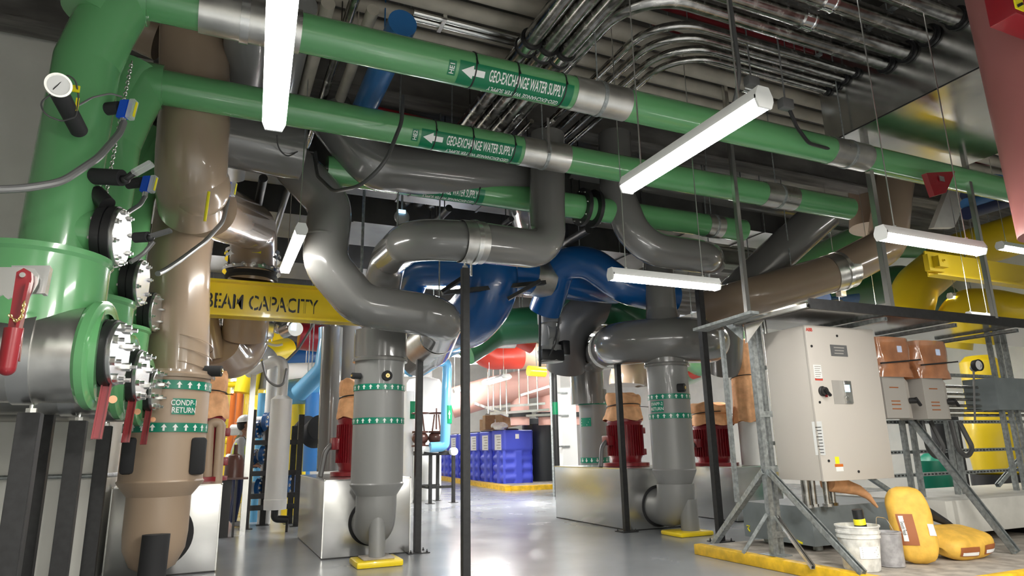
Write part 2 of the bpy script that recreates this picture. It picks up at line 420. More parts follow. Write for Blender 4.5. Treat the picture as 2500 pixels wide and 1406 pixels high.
b = nb(); lathe(b, (xr-.04, Y1-.12, hz), DV, [(-.02, .25), (-.02, .3), (.0, .315), (.04, .315), (.05, .29), (.05, .24)], 48); obj('outlet_rim', b, 'green', t)
b = nb(); ring(b, (dc.x-.78, Y1-.12, hz), (1, 0, 0), 1.26+2*(xr-.13-dc.x-(-.15)-.0)*0, .272, .005, 48); 
lathe(b, (dc.x-1.3, Y1-.12, hz), (1, 0, 0), [(0, .27), (0, .277), (xr-.1-dc.x+1.3, .277), (xr-.1-dc.x+1.3, .27)], 48); obj('metal_jacket', b, 'jacket', t)
b = nb(); ring(b, at(72, 890, Y=Y1-.12)*1.0-V((0, 0, at(72, 890, Y=Y1-.12).z-hz)), (1, 0, 0), .1, .277, .012, 48); obj('strap', b, 'galv', t)
fx = fc
b = nb(); sweep(b, [(r_bot.x+.02, Y1, fx.z), fx-DV*.06], .155, 32); obj('branch', b, 'green', t)
blind_flange(t, fx+DV*.03, DV, .192)
lv = V((at(283, 858, Y=Y1-.15).x, Y1-.15, hz+.01))
b = nb(); cyl(b, lv-DV*.2, lv-DV*.06, .15, seg=32); obj('valve_body', b, 'black', t)
f2 = blind_flange(t, lv+DV*.03, DV, .195, 8, 'black', 1.5)
la, lb = at(262, 935, Y=Y1-.16), at(236, 1072, Y=Y1-.2)
b = nb(); bar(b, la, lb, .05, .018, hint=(0, 1, 0), bev=.004)
dd = (lb-la).normalized()
for k in (-1, 1): bar(b, la+V((k*.022, -.012, 0)), lb+V((k*.022, -.012, 0)), .008, .03, hint=(0, 1, 0))
obj('valve_lever', b, 'red', t)
b = nb(); p = la.lerp(lb, .3)+V((.045, -.02, 0)); cyl(b, p, p+V((0, .004, 0)), .022, seg=20); obj('round_tag', b, 'copper_tag', t)
MAN = t
dup(t, (.02, DY, 0), 'second green riser and flange assembly from the left, behind the nearest')
dup(t, (.04, 2*DY, 0), 'third green riser and flange assembly, rearmost of the row beside the tan riser')
def geo_pipe(Y, x0, x1, r, lab, name='geo_exchange_pipe', material='green'):
    t = thing(name, lab, 'pipe', (x0, Y, gz), 'green geo exchange water pipes overhead')
    b = nb(); sweep(b, [(x0, Y, gz), (x1, Y, gz)], r, 36); obj('pipe', b, material, t); return t
def geo_label(t, Y, r, pa, pc, tagtxt, tag=True):
    """green label from pixel pa (arrow tip) to pc (text end) on the camera side below the pipe's middle"""
    n0 = V((-.15, -.78, -.62)); a = at(*pa, Y=Y-r); c = at(*pc, Y=Y-r)
    u0 = a.x; L = c.x-a.x; o = V((u0, Y, gz)); fn = wrapfn(o, (1, 0, 0), n0, r+.002); ft = wrapfn(o, (1, 0, 0), n0, r+.0035)
    b = nb(); patch(b, fn, -.02, L+.03, -.135, .078, 8, 16); lb = obj('pipe_label', b, 'label_green', t)
    b = nb(); k = .1
    vs = [(0, 0, 0), (k, .055, 0), (k, .026, 0), (k*2, .026, 0), (k*2, -.026, 0), (k, -.026, 0), (k, -.055, 0)]
    mapped(b, vs, [(0, 6, 5, 2, 1), (5, 4, 3, 2)], ft, [i*.012-.06 for i in range(11)], 1)
    w = L-k*2-.1; vs, fs = textgeo('GEO-EXCHANGE WATER SUPPLY', .012); W0 = max(v[0] for v in vs)-min(v[0] for v in vs)
    h = .096; xs = w/(W0*h/.72)
    text(b, 'GEO-EXCHANGE WATER SUPPLY', lambda u, v: ft(u+k*2+.04+w/2, v), h, xs, .012, 'v')
    text(b, 'GEO-EXCHANGE WATER SUPPLY', lambda u, v: ft(-u+k*2+.04+w/2, -v-.108), h*.5, xs*1.9, .012, 'v')
    obj('lettering', b, 'white_ink', lb, smooth=False)
    if tag:
        b = nb(); patch(b, fn, -.11, -.045, -.06, .06, 4, 6); tg = obj('number_tag', b, 'label_green', t)
        b = nb(); text(b, tagtxt, lambda u, v: ft(-.078-v, u), .04, 1, .01); obj('tag_lettering', b, 'white_ink', tg, smooth=False)
    for q in (.12, .5, .95):
        b = nb(); ring(b, (u0+L*q, Y, gz), (1, .02, 0), .012, r+.001, .005); cyl(b, (u0+L*q, Y-r-.002, gz+.02), (u0+L*q+.01, Y-r-.012, gz-.03), .006, seg=6); obj('cable_tie', b, 'black', t)
def band(t, Y, r, pa, pc, mid=True):
    a = at(*pa, Y=Y-r*.7).x; c = at(*pc, Y=Y-r*.7).x
    b = nb(); ring(b, ((a+c)/2, Y, gz), (1, 0, 0), c-a, r+.001, .004, 40); g = obj('metal_band', b, 'jacket', t)
    if mid:
        b = nb(); m = (a+c)/2; ring(b, (m, Y, gz), (1, 0, 0), .035, r+.005, .008, 40); cyl(b, (m, Y, gz+r), (m, Y, 6.05), .007, seg=8); obj('clevis_hanger', b, 'strut', t)
R1 = .138
g1 = geo_pipe(Y1, r_top.x+.1, 10.8, R1+.008, 'front green pipe overhead with label and metal bands, runs behind the long strip light')
geo_label(g1, Y1, R1+.008, (1130, 212), (1398, 268), 'HE1')
band(g1, Y1, R1+.008, (1410, 262), (1545, 300)); band(g1, Y1, R1+.008, (2050, 425), (2142, 450))
a = at(487, 10, Y=Y1-.1).x; c_ = at(648, 50, Y=Y1-.1).x
b = nb(); lathe(b, ((a+c_)/2, Y1, gz), (1, 0, 0), [((a-c_)/2, R1), ((a-c_)/2, R1+.02), ((c_-a)/2+.25, R1+.02), ((c_-a)/2+.25, R1)], 40); obj('metal_band', b, 'jacket', g1)
b = nb(); ring(b, (at(600, 30, Y=Y1-.1).x, Y1, gz), (1, 0, 0), .06, R1+.021, .012); obj('strap', b, 'galv', g1)
Y2 = Y1+DY; R2 = .15
g2 = geo_pipe(Y2, r_top.x+.1, 7.6, R2, 'second green pipe overhead, labelled, just below and behind the front one')
geo_label(g2, Y2, R2, (1035, 354), (1270, 400), 'HE2')
band(g2, Y2, R2, (1280, 398), (1395, 425)); band(g2, Y2, R2, (1880, 520), (1958, 538))
b = nb(); a = at(1340, 330, Y=Y2-R2-.02); bar(b, (a.x, Y2-R2-.012, gz-.05), (a.x, Y2-R2-.012, gz+.35), .03, .008); obj('hanger_strap', b, 'galv', g2)
Y3 = Y1+2*DY; R3 = .16
g3 = geo_pipe(Y3, .95, 6.9, R3, 'third green pipe, dim and low behind the grey horizontal pipe')
geo_label(g3, Y3, R3, (985, 470), (1180, 490), 'HE3', False)
band(g3, Y3, R3, (1735, 568), (1772, 575))
a = at(1435, 500, Y=Y3)
for k in (-1, 1):
    b = nb(); lathe(b, (a.x+k*.06, Y3, gz), (k, 0, 0), [(0, R3), (0, .25), (.05, .25), (.05, R3)], 40)
    f = obj('flange', b, 'black', g3)
    b = nb(); bolts(b, (a.x+k*.11, Y3, gz), (k, 0, 0), .21, 8, .014); obj('bolts', b, 'zinc', f)
# ================================================================ sheet metal inertia bases
def metal_base(x0, x1, y0, y1, z, label, grp='galvanised boxed pump bases'):
    t = thing('sheet_metal_plinth', label, 'base', ((x0+x1)/2, (y0+y1)/2, 0), grp)
    b = nb(); bx(b, (x0, y0, .015), (x1, y1, z), .004); obj('sheet_metal_box', b, 'galv', t)
    b = nb()
    for x in (x0, x1): bar(b, (x, y0, .02), (x, y0, z), .012, .012)
    for q in ((x0, y0, z), (x1, y0, z)): ball(b, q, .012)
    bx(b, (x0-.004, y0-.004, z-.012), (x1+.004, y1, z+.003)); obj('corner_trim', b, 'zinc', t)
    b = nb(); bx(b, (x0+.004, y0+.003, .0), (x1-.004, y1, .016)); obj('sealant_strip', b, 'black', t)
    return t
metal_base(-.86, .161, 8.06, 10.35, .885, 'galvanised pump base behind the tan riser')
metal_base(1.27, 2.3, 8.27, 10.55, .875, 'galvanised pump base behind the left tall grey riser')
metal_base(5.665, 6.68, 8.6, 10.9, .875, 'galvanised pump base carrying the first fully visible red motor')
metal_base(7.7, 8.7, 8.64, 10.9, .84, 'galvanised pump base carrying the right red motor, behind the slotted frame')
# ================================================================ motors
def motor(c, r, h, z0, label):
    c = V(c); t = thing('pump_motor', label, 'motor', (c.x, c.y, z0), 'red vertical pump motors')
    b = nb(); lathe(b, (c.x, c.y, z0), (0, 0, 1), [(0, 0), (0, r*1.25), (.05, r*1.25), (.06, r*.8), (h*.14, r*.82), (h*.2, r*.9), (h*.85, r*.9), (h*.9, r*.97), (h*.96, r*.95), (h, r*.6), (h, 0)], 36); obj('motor_body', b, 'red', t)
    b = nb()
    for i in range(40):
        a = 2*PI*i/40; d = V((math.cos(a), math.sin(a), 0)); s = V((-d.y, d.x, 0))
        obx(b, c*V((1, 1, 0)).x*0+V((c.x, c.y, z0+h*.52))+d*r*.94, d, s, (0, 0, 1), r*.12, .007, h*.62)
    obj('cooling_fins', b, 'red', t)
    for zz in (.28, .72):
        b = nb(); bx(b, (c.x+r*.9, c.y-.07, z0+h*zz-.05), (c.x+r*1.22, c.y+.05, z0+h*zz+.05), .01); obj('mounting_lug', b, 'red', t)
    b = nb(); bx(b, (c.x-r*1.3, c.y-.1, z0+h*.42), (c.x-r*.85, c.y+.1, z0+h*.62), .015); obj('terminal_box', b, 'red', t)
    b = nb(); sweep(b, [(c.x-r*1.25, c.y-.02, z0+h*.5), (c.x-r*1.6, c.y-.05, z0+h*.42), (c.x-r*1.85, c.y-.1, z0+.0)], .035, 14, R=.2); obj('conduit', b, 'flex', t)
    return t
def insulation_wrap(c, r, z0, h, label, waist=.55):
    """soft orange cover tied with a dark cord"""
    c = V(c); t = thing('insulation_wrap', label, 'cover', (c.x, c.y, z0), 'orange insulation wraps on the motors')
    b = nb(); n = 48; prof = [(0, 1.14), (.03, 1.16), (.12, 1.12), (.25, 1.08), (.4, 1.03), (.5, .98), (.54, .9), (.58, .97), (.7, 1.02), (.85, 1.03), (.95, 1.0), (1.0, .93), (1.0, .6), (.97, .0)]
    rings = []
    for k, (q, s) in enumerate(prof):
        R = []
        for i in range(n):
            a = 2*PI*i/n; w = 1+.05*math.sin(a*3+k*.5+c.x)+.03*math.sin(a*9+c.y*3)*(1.4 if k < 3 else .6)+.03*random.uniform(-1, 1)*(.7 if q < .9 else .3)
            R.append(b.verts.new((c.x+math.cos(a)*r*s*w, c.y+math.sin(a)*r*s*w, z0+h*q+(.018*math.sin(a*5+c.x*4) if (k < 2 or k > 9) else 0)+(.03*math.sin(a*2+1) if k > 9 else 0))))
        rings.append(R)
    for A, B in zip(rings, rings[1:]):
        for i in range(n): b.faces.new((A[i], A[(i+1) % n], B[(i+1) % n], B[i]))
    b.faces.new(rings[-1]); obj('cover', b, 'wrap', t, ang=1.2)
    b = nb(); sweep(b, [(c.x+math.cos(a)*r*1.0, c.y+math.sin(a)*r*1.0, z0+h*.54-.03*math.sin(a)) for a in [2*PI*i/28 for i in range(29)]], .008, 6)
    bar(b, (c.x+r*.9, c.y-.1, z0+h*.53), (c.x+r*1.3, c.y-.2, z0+h*.5), .01, .01); obj('tie_cord', b, 'black', t)
    return t
for (px, py, Yc, r, h, lab, wl, wr, wh) in (
    (1530, 1140, 9.5, .3, .78, 'red finned motor on the galvanised base, behind the slim black post', 'orange wrap tied over the red motor behind the slim black post', .28, .42),
    (1745, 1140, 9.5, .33, .74, 'wider red finned motor on the right-hand galvanised base', 'orange pillow-like wrap on the right-hand wider red motor', .34, .36),
    (862, 1165, 9.3, .24, .8, 'red motor half hidden behind the left tall grey riser', 'flared orange wrap on the motor half hidden by the left grey riser', .22, .5),
    (490, 1165, 9.2, .24, .8, 'red motor mostly hidden behind the tan riser', 'orange wrap just showing at the right edge of the tan riser', .22, .55)):
    p = at(px, py, Y=Yc); z0 = .84 if px == 1745 else .885
    motor((p.x, p.y, 0), r, h, z0, lab); insulation_wrap((p.x, p.y, 0), wr, z0+h-.05, wh, wl)
    
# ================================================================ risers at the pump bases
def arrow_band(t, c, r, z, n, up=1, h=.1, lean=V((0, 0, 1)), nm='arrow_band'):
    b = nb(); lathe(b, V(c)-lean*h/2, lean, [(0, r+.001), (0, r+.004), (h, r+.004), (h, r+.001)], 48); o = obj(nm, b, 'tape_green', t)
    fn = wrapfn(c, lean, (0, -1, 0), r+.0055, True); b = nb(); st = 2*PI*r/n
    for i in range(n): arrow(b, fn, (i-n/2)*st, 0, st*.52, h*.74, up)
    obj('arrows', b, 'white_ink', o, smooth=False); return o
def riser(px, py, Yc, r, zs, label, m='gray', rn=.2, ztop=3.0, neckr=None, pedm=None, elbow=True, grp='insulated pump risers', pedpx=None, base_y=8.3, pad=True, cup=False, ex=0.):
    """zs: heights of pedestal top.. cone bottom, cone top, collar lip, body top"""
    p = at(px, py, Y=Yc); x = p.x; mm = m+'_matte'
    t = thing('pump_riser', label, 'pipe', (x, Yc, 0), grp)
    zc0, zc1, zl, zt = zs; r2 = r*.76
    b = nb(); lathe(b, (x, Yc, 0), (0, 0, 1), [(zc0, r2), (zc1, r*1.02), (zc1+.015, r*1.035), (zc1+.03, r)], 44); obj('cone', b, mm, t)
    b = nb(); lathe(b, (x, Yc, 0), (0, 0, 1), [(zc1+.02, 0), (zc1+.02, r), (zl, r*.985), (zl, 0)], 44); obj('insulated_body', b, mm, t)
    b = nb(); lathe(b, (x, Yc, 0), (0, 0, 1), [(zl-.02, 0), (zl-.02, r*1.09), (zl+.01, r*1.1), (zl+.03, r*1.05), (zt, r*1.05), (zt, 0)], 44); obj('collar', b, m, t)
    if elbow:
        b = nb(); e = r2*(1.14 if base_y > 8.5 else 1.02)
        if cup: lathe(b, (x, Yc, 0), (0, 0, 1), [(zc0-r*1.9, 0), (zc0-r*1.86, r2*.35), (zc0-r*1.7, r2*.7), (zc0-r*1.3, r2*.95), (zc0-r*.9, r2), (zc0+.01, r2)], 40); sweep(b, [(x, Yc, zc0-r*1.1), (x, base_y, zc0-r*1.1)], r2*.9, 32)
        else: sweep(b, [(x, Yc, zc0+.01), (x, Yc, zc0-r*1.12), (x+ex, base_y+.02, zc0-r*1.12)], e, 36, R=r*.9, n=12)
        obj('elbow', b, mm, t)
        b = nb(); lathe(b, (x+ex, base_y-.012, zc0-r*1.12), (0, 1, 0), [(-.01, e*.8), (-.01, e+.035), (.0, e+.04), (.025, e+.04), (.025, e*.8)], 40); obj('rubber_seal', b, 'rubber', t)
    return t, x
# left grey riser
Zof = lambda px, py, Y: at(px, py, Y=Y).z
t, x = riser(922, 1100, 7.75, .29, (Zof(915, 1213, 7.6), Zof(915, 1187, 7.5), Zof(925, 874, 7.5), Zof(930, 800, 7.5)), 'left tall grey riser with green arrow bands standing on a yellow pad', base_y=8.27, ex=.06)
zc = Zof(915, 1213, 7.6)
b = nb(); cyl(b, (x-.01, 7.6, .06), (x-.01, 7.64, zc-.2), .088, seg=28); obj('support_leg', b, 'gray_matte', t)
b = nb(); bx(b, (x-.26, 7.42, 0), (x+.24, 7.85, .07), .02); obj('yellow_pad', b, 'yellow', t)
b = nb(); bx(b, (x-.18, 7.48, .07), (x+.16, 7.78, .09), .01); obj('grout', b, 'concrete', t)
for py in (943, 1026):
    arrow_band(t, (x, 7.75, Zof(920, py, 7.46)), .29, 0, 22, h=.068)
def port(t, p, d, r=.05, L=.12, face='brass'):
    p = V(p); d = V(d).normalized(); b = nb(); cyl(b, p, p+d*L, r, seg=24); o = obj('test_port', b, 'rubber', t)
    b = nb(); cyl(b, p+d*L, p+d*(L+.01), r*.42, seg=16); ball(b, p+d*(L+.012), r*.16); obj('port_cap', b, face, o); return o
port(t, at(942, 918, Y=7.49), (.1, -1, 0), .058, .06)
port(t, at(880, 918, Y=7.6), (-1, -.2, 0), .035, .1)
# right grey riser
t2, x2 = riser(1638, 1040, 8.0, .3, (Zof(1640, 1185, 7.8), Zof(1640, 1152, 7.7), Zof(1632, 886, 7.7), Zof(1625, 835, 7.7)), 'right tall grey riser with green arrow bands and bell neck standing on a yellow pad', base_y=8.6, ex=.13)
zc = Zof(1640, 1185, 7.8)
b = nb(); cyl(b, (x2+.08, 7.84, .05), (x2+.08, 7.86, zc-.2), .125, seg=28); obj('support_leg', b, 'gray_matte', t2)
b = nb(); bx(b, (x2-.25, 7.62, 0), (x2+.3, 8.08, .06), .02); obj('yellow_pad', b, 'yellow', t2)
for py in (966, 1014): arrow_band(t2, (x2, 8.0, Zof(1638, py, 7.7)), .3, 0, 20, h=.075)
fn = wrapfn((x2, 8, Zof(1620, 990, 7.7)), (0, 0, 1), (-.97, -.25, 0), .3025, True); b = nb(); patch(b, fn, -.1, .12, -.075, .075, 8, 2); lb = obj('pipe_label', b, 'tape_green', t2)
fn = wrapfn((x2, 8, Zof(1620, 990, 7.7)), (0, 0, 1), (-.97, -.25, 0), .305, True); b = nb()
text(b, 'EVAPP-2', lambda u, v: fn(u+.01, v+.035), .045, .9, .01); text(b, 'RETURN', lambda u, v: fn(u+.01, v-.035), .045, .95, .01); obj('lettering', b, 'white_ink', lb, smooth=False)
port(t2, at(1655, 947, Y=7.72), (.55, -.8, 0), .06, .1)
zn = Zof(1620, 790, 7.8)
b = nb(); lathe(b, (x2-.02, 8.0, 0), (0, 0, 1), [(zn-.1, .29), (zn, .285), (zn+.03, .29), (zn+.06, .27), (zn+.12, .24), (zn+.25, .23)], 40)
sweep(b, [(x2-.02, 8, zn+.2), (x2-.02, 8.0, zn+1.3)], .225, 36); obj('neck', b, 'gray', t2)
# rear dark riser, behind the pump base
t3, x3 = riser(1450, 1060, 11.3, .27, (.5, .6, Zof(1448, 978, 11.1), Zof(1448, 950, 11.1)), 'dark grey rear riser at the far end of the galvanised base', elbow=False)
b = nb(); sweep(b, [(x3, 11.3, 1.5), (x3, 11.3, 2.5)], .22, 32); obj('neck', b, 'gray', t3)
b = nb(); cyl(b, (x3, 11.3, 0), (x3, 11.3, .6), .12, seg=24); obj('support_leg', b, 'gray_matte', t3)
for py in (980, 1124): arrow_band(t3, (x3, 11.3, Zof(1448, py, 11)), .272, 0, 16, -1, h=.1)
fn = wrapfn((x3, 11.3, Zof(1430, 1030, 11.1)), (0, 0, 1), (-.9, -.42, 0), .2735, True); b = nb(); patch(b, fn, -.12, .12, -.08, .08, 8, 2); lb = obj('pipe_label', b, 'tape_green', t3)
fn = wrapfn((x3, 11.3, Zof(1430, 1030, 11.1)), (0, 0, 1), (-.9, -.42, 0), .276, True); b = nb()
[rect(b, fn, -.1, .1-.03*k_, .04-k_*.05, .055-k_*.05) for k_ in range(3)]; obj('lettering', b, 'white_ink', lb, smooth=False)
# U shaped header joining them
b = nb(); zU = Zof(1620, 828, 7.85); zL = Zof(1440, 872, 11.2)
sweep(b, [(x3-.1, 11.3, 2.0), (x3-.12, 11.3, zL), (x3-.12, 10.7, zL), (x2-.6, 8.35, zU), (x2+.15, 7.68, zU), (x2+.85, 7.95, zU+.02), (x2+1.4, 9.6, zU+.25)], .325, 36, R=.6, n=10)
t = solo('header_pipe', b, 'gray', 'grey U-shaped header pipe passing across the right riser', 'pipe')
b = nb(); q0 = V((x3-.12, 10.7, zL)); q1 = V((x2-.6, 8.35, zU)); dq = (q1-q0).normalized(); m = q0.lerp(q1, .52)
ring(b, m, dq, .5, .327, .004); o = obj('metal_band', b, 'jacket', t); b = nb(); ring(b, m, dq, .04, .333, .012); obj('strap', b, 'galv', t)
# ================================================================ tan risers
bz0, bz1 = Zof(395, 1216, 7.1), Zof(395, 1182, 7.1); YB = 7.5
t4, x4 = riser(400, 1100, YB, .37, (bz0, bz1, Zof(430, 915, 7.2), Zof(430, 902, 7.2)), 'large tan riser with green arrow bands and a condenser return label', 'taupe', elbow=True, base_y=8.06, cup=True)
x4t = at(437, 640, Y=YB).x
b = nb(); sweep(b, [(x4+.05, YB, Zof(430, 920, YB)), (x4t, YB, Zof(437, 640, YB)), (x4t+.04, YB, Zof(440, 430, YB))], .3, 40)
obj('upper_pipe', b, 'taupe', t4)
b = nb()
for py in (830, 862, 895): ring(b, (x4+.06, YB, Zof(430, py, YB-.3)), (.12, .2, 1), .01, .301, .004)
obj('wrap_seam', b, 'taupe', t4)
for py in (938, 1043): arrow_band(t4, (x4, YB, Zof(420, py, YB-.37)), .372, 0, 24, h=.085)
n0 = (.42, -.9, 0); fn = wrapfn((x4, YB, Zof(478, 993, YB-.3)), (0, 0, 1), n0, .374, True); b = nb(); patch(b, fn, -.11, .11, -.075, .075, 8, 2); lb = obj('pipe_label', b, 'tape_green', t4)
fn = wrapfn((x4, YB, Zof(478, 993, YB-.3)), (0, 0, 1), n0, .3765, True); b = nb()
text(b, 'CONDP-1', lambda u, v: fn(u, v+.033), .052, .8, .012); text(b, 'RETURN', lambda u, v: fn(u, v-.037), .052, .85, .012); obj('lettering', b, 'white_ink', lb, smooth=False)
for px in (317, 483):
    p = at(px, 1115, Y=YB-.22); b = nb(); zt_, zb_ = Zof(px, 1068, YB-.22), Zof(px, 1158, YB-.22)
    bx(b, (p.x-.07, YB-.3, zb_), (p.x+.07, YB-.12, zt_), .03); obj('rubber_block', b, 'rubber', t4)
b = nb(); cyl(b, (at(370, 1400, Y=7.1).x, 7.1, 0), (at(380, 1320, Y=7.1).x, 7.12, Zof(380, 1305, 7.1)), .115, seg=28); obj('support_leg', b, 'rubber', t4)
port(t4, at(500, 906, Y=YB-.15), (1, -.25, 0), .055, .16)
# ---- overhead tan pipe with tee elbow and coupling
t = thing('tan_overhead_pipe', 'thick tan pipe coming down at upper left and turning into a flanged coupling', 'pipe', (.1, 6.2, 3.2))
YT = 6.2
b = nb()
e0 = at(478, -60, Y=YT); e1 = at(466, 430, Y=YT); 
sweep(b, [e0, at(475, 300, Y=YT), e1, at(470, 505, Y=6.7)], .3, 40, R=.3)
ball(b, at(476, 452, Y=6.35), .305, (1, 1, 1.0), 32)
c1 = at(500, 505, Y=6.8); c2 = at(628, 578, Y=9.1)
sweep(b, [c1, c2+V((-.06, -.1, .1)), (c2.x-.02, 9.25, c2.z-.25), (c2.x-.03, 9.3, c2.z-.55)], .3, 36, R=.5, n=12)
obj('pipe', b, 'taupe', t)
cp = at(616, 650, Y=9.3); xx = cp.x
b = nb()
for dz, r_ in ((.17, .36), (.1, .35), (-.08, .37)): ring(b, (xx, 9.3, cp.z+dz), (0, 0, 1), .045, .29, r_-.29)
cl = obj('coupling_ring', b, 'chrome', t)
b = nb(); lathe(b, (xx, 9.3, cp.z-.2), (0, 0, 1), [(0, .25), (0, .33), (.03, .34), (.1, .31), (.28, .31), (.42, .33), (.42, .25)], 36); obj('coupling_body', b, 'rubber', t)
b = nb()
for k in range(7):
    a = -PI/2+(k-3)*.35; hexbolt(b, (xx+math.cos(a)*.34, 9.3+math.sin(a)*.34, cp.z-.06), (math.cos(a), math.sin(a), 0), .03, .03, .02)
obj('coupling_bolt', b, 'zinc', t)
b = nb(); bx(b, (xx-.03, 8.9, cp.z+.08), (xx+.08, 8.97, cp.z+.2)); obj('yellow_tag', b, 'can_yellow', t)
b = nb(); sweep(b, [(xx, 9.3, cp.z-.15), (xx-.02, 9.7, cp.z-.9)], .3, 32); sweep(b, [at(608, 770, Y=10.2), at(600, 850, Y=10.2), at(560, 880, Y=10.0), at(530, 840, Y=9.6)], .3, 32, R=.5); sweep(b, [at(500, 760, Y=9.6), at(520, 880, Y=9.6)], .16, 24)
obj('lower_bend', b, 'taupe', t)
b = nb(); sweep(b, yp(5.9, (510, 468), (500, 540)), .012, 6); obj('yellow_strip', b, 'can_yellow', t)
b = nb(); sweep(b, [at(395, 90, Y=6.9), at(330, 60, Y=6.9)], .25, 30); obj('side_branch', b, 'taupe', t)
# ================================================================ grey overhead pipes
def gpipe(name, pts, r, label, m='gray', R=.4, seg=36, cat='pipe', parts=None, n=12):
    pts = [at(p[0], p[1], Y=p[2]) for p in pts]
    t = thing(name, label, cat, pts[len(pts)//2]); b = nb(); sweep(b, pts, r, seg, R=R, n=n); obj('pipe', b, m, t)
    if min(p.z for p in pts) > 1.9:
        a_, c_ = max(zip(pts, pts[1:]), key=lambda s: (s[1]-s[0]).xy.length); h = a_.lerp(c_, .5)
        b = nb(); cyl(b, (h.x, h.y, h.z), (h.x, h.y, 6.05), .01, seg=8); obj('hanger_rod', b, 'strut', t)
    return t, pts
g, P1 = gpipe('grey_bend_pipe', [(925, 800, 7.75), (938, 640, 7.75), (1005, 583, 6.3), (1150, 590, 6.15), (1335, 612, 6.45), (1336, 430, 6.75), (1336, 330, 6.75)], .215, 'grey bent pipe with a metal clamp carried by the tall centre post', R=.42)
b = nb(); m = P1[3]; dd = (P1[4]-P1[2]).normalized(); m = m+V((0, 0, -.005)); ring(b, m, dd, .25, .217, .005); o = obj('metal_band', b, 'jacket', g); b = nb(); ring(b, m+dd*.02, dd, .05, .223, .012); cyl(b, m-V((0, 0, .22)), m-V((0, 0, .36)), .012, seg=8); obj('clamp', b, 'zinc', g)
b = nb(); q = at(930, 620, Y=7.2); patch(b, flat(q, (.5, .2, .5), (-.4, -.2, .55)), -.08, .1, -.035, .035, 1, 1); obj('yellow_mark', b, 'can_yellow', g)
MP = m.copy()
g, P2 = gpipe('grey_s_pipe', [(480, 330, 7.5), (700, 385, 7.15), (808, 500, 7.05), (792, 640, 7.0), (880, 745, 7.0), (1085, 775, 7.0), (1060, 850, 8.4), (1020, 880, 9.2)], .235, 'grey S-shaped pipe sweeping across in front of the left grey riser', R=.36)
b = nb(); dd = V((-.1, .8, -.05)); q = at(1050, 835, Y=8.1); ring(b, q, (P2[7]-P2[6]), .7, .236, .004); obj('metal_band', b, 'jacket', g)
b = nb(); q = at(790, 583, Y=7.02); ring(b, q, (0, .02, 1), .02, .236, .004); obj('seam', b, 'gray', g)
g, P5 = gpipe('grey_horizontal_pipe', [(800, 270, 6.9), (905, 405, 6.9), (1275, 448, 7.2), (1290, 530, 8.6)], .27, 'grey horizontal pipe just below the second labelled green pipe', R=.35)
g, P3 = gpipe('grey_hook_pipe', [(1500, 330, 7.1), (1505, 470, 7.1), (1560, 605, 6.9), (1725, 628, 6.9), (1740, 640, 9.0)], .225, 'grey hooked pipe bending behind the lower strip light', R=.5)
g, P4 = gpipe('grey_slanted_pipe', [(1770, 900, 9.2), (1768, 745, 8.6), (1900, 620, 8.0), (2010, 520, 7.6)], .31, 'grey slanting pipe rising right of the bell neck', R=.5)
gpipe('grey_duct_pipe', [(470, 318, 6.75), (735, 372, 6.85)], .3, 'wide grey pipe coming from behind the tan pipe into the grey bend', m='gray')
gpipe('grey_upper_pipe', [(1380, 400, 8.3), (2010, 520, 8.3)], .3, 'dark grey pipe running behind the second green pipe at right')
# ---- tan pipe at right
g, PT = gpipe('tan_horizontal_pipe', [(1740, 750, 8.6), (1830, 725, 7.9), (2040, 665, 7.5), (2165, 600, 7.2), (2185, 430, 7.2)], .31, 'tan pipe with a strapped metal band rising at right behind the shelf', m='taupe', R=.5)
dd = (PT[2]-PT[1]).normalized(); m = PT[1].lerp(PT[2], 1.03)
b = nb(); ring(b, m, dd, .42, .313, .006); obj('metal_band', b, 'jacket', g); b = nb(); ring(b, m+dd*.02, dd, .06, .319, .014); q = m-V((0, 0, .36)); bx(b, q-V((.06, .05, .06)), q+V((.06, .05, .03))); obj('clamp', b, 'zinc', g)
b = nb(); sweep(b, [at(2120, 440, Y=7.8), at(2125, 560, Y=7.8)], .35, 24); obj('branch', b, 'taupe', g)
# ================================================================ black support posts
def post(base, top, w, label, plate=True, cap=True, grp='black steel support posts'):
    base, top = V(base), V(top); t = thing('support_post', label, 'post', base, grp)
    b = nb(); bar(b, base, top, w, w, hint=(0, 1, 0), bev=.004); obj('tube', b, 'black_steel', t)
    if plate:
        b = nb(); bx(b, base+V((-.13, -.11, 0)), base+V((.13, .11, .012)))
        for i in (-1, 1):
            for j in (-1, 1): hexbolt(b, base+V((i*.1, j*.08, .012)), (0, 0, 1), .012, .012, .02)
        obj('base_plate', b, 'black_steel', t)
    if cap:
        b = nb(); cyl(b, top, top+V((0, 0, .18)), .012, seg=10); cyl(b, top+V((0, 0, .0)), top+V((0, 0, .025)), .028, seg=6); cyl(b, top+V((0, 0, .06)), top+V((0, 0, .08)), .022, seg=6); obj('levelling_stud', b, 'zinc', t)
    return t
def upright(px, py, Y, ptop, **k):
    p = at(px, py, Y=Y); q = at(*ptop, Y=Y); return V((p.x, Y, 0)), V((p.x, Y, q.z))
a = at(1136, 1000, Y=6.12); post((a.x, 6.12, 0), (a.x, 6.12, at(1133, 655, Y=6.12).z), .075, 'tall black post in the centre holding the clamped grey pipe')
a = at(1018, 1349, Z=0); post(a, (a.x, a.y, at(1026, 852, Y=a.y).z), .078, 'black post just right of the left grey riser')
a = at(1530, 1298, Z=0); post(a, (a.x, a.y, at(1492, 880, Y=a.y).z), .078, 'black post in front of the red motor, by the base corner')
a = at(1760, 1322, Z=0); post(a, (a.x, a.y, at(1690, 706, Y=a.y).z), .085, 'black post standing between the right grey riser and the slotted frame')
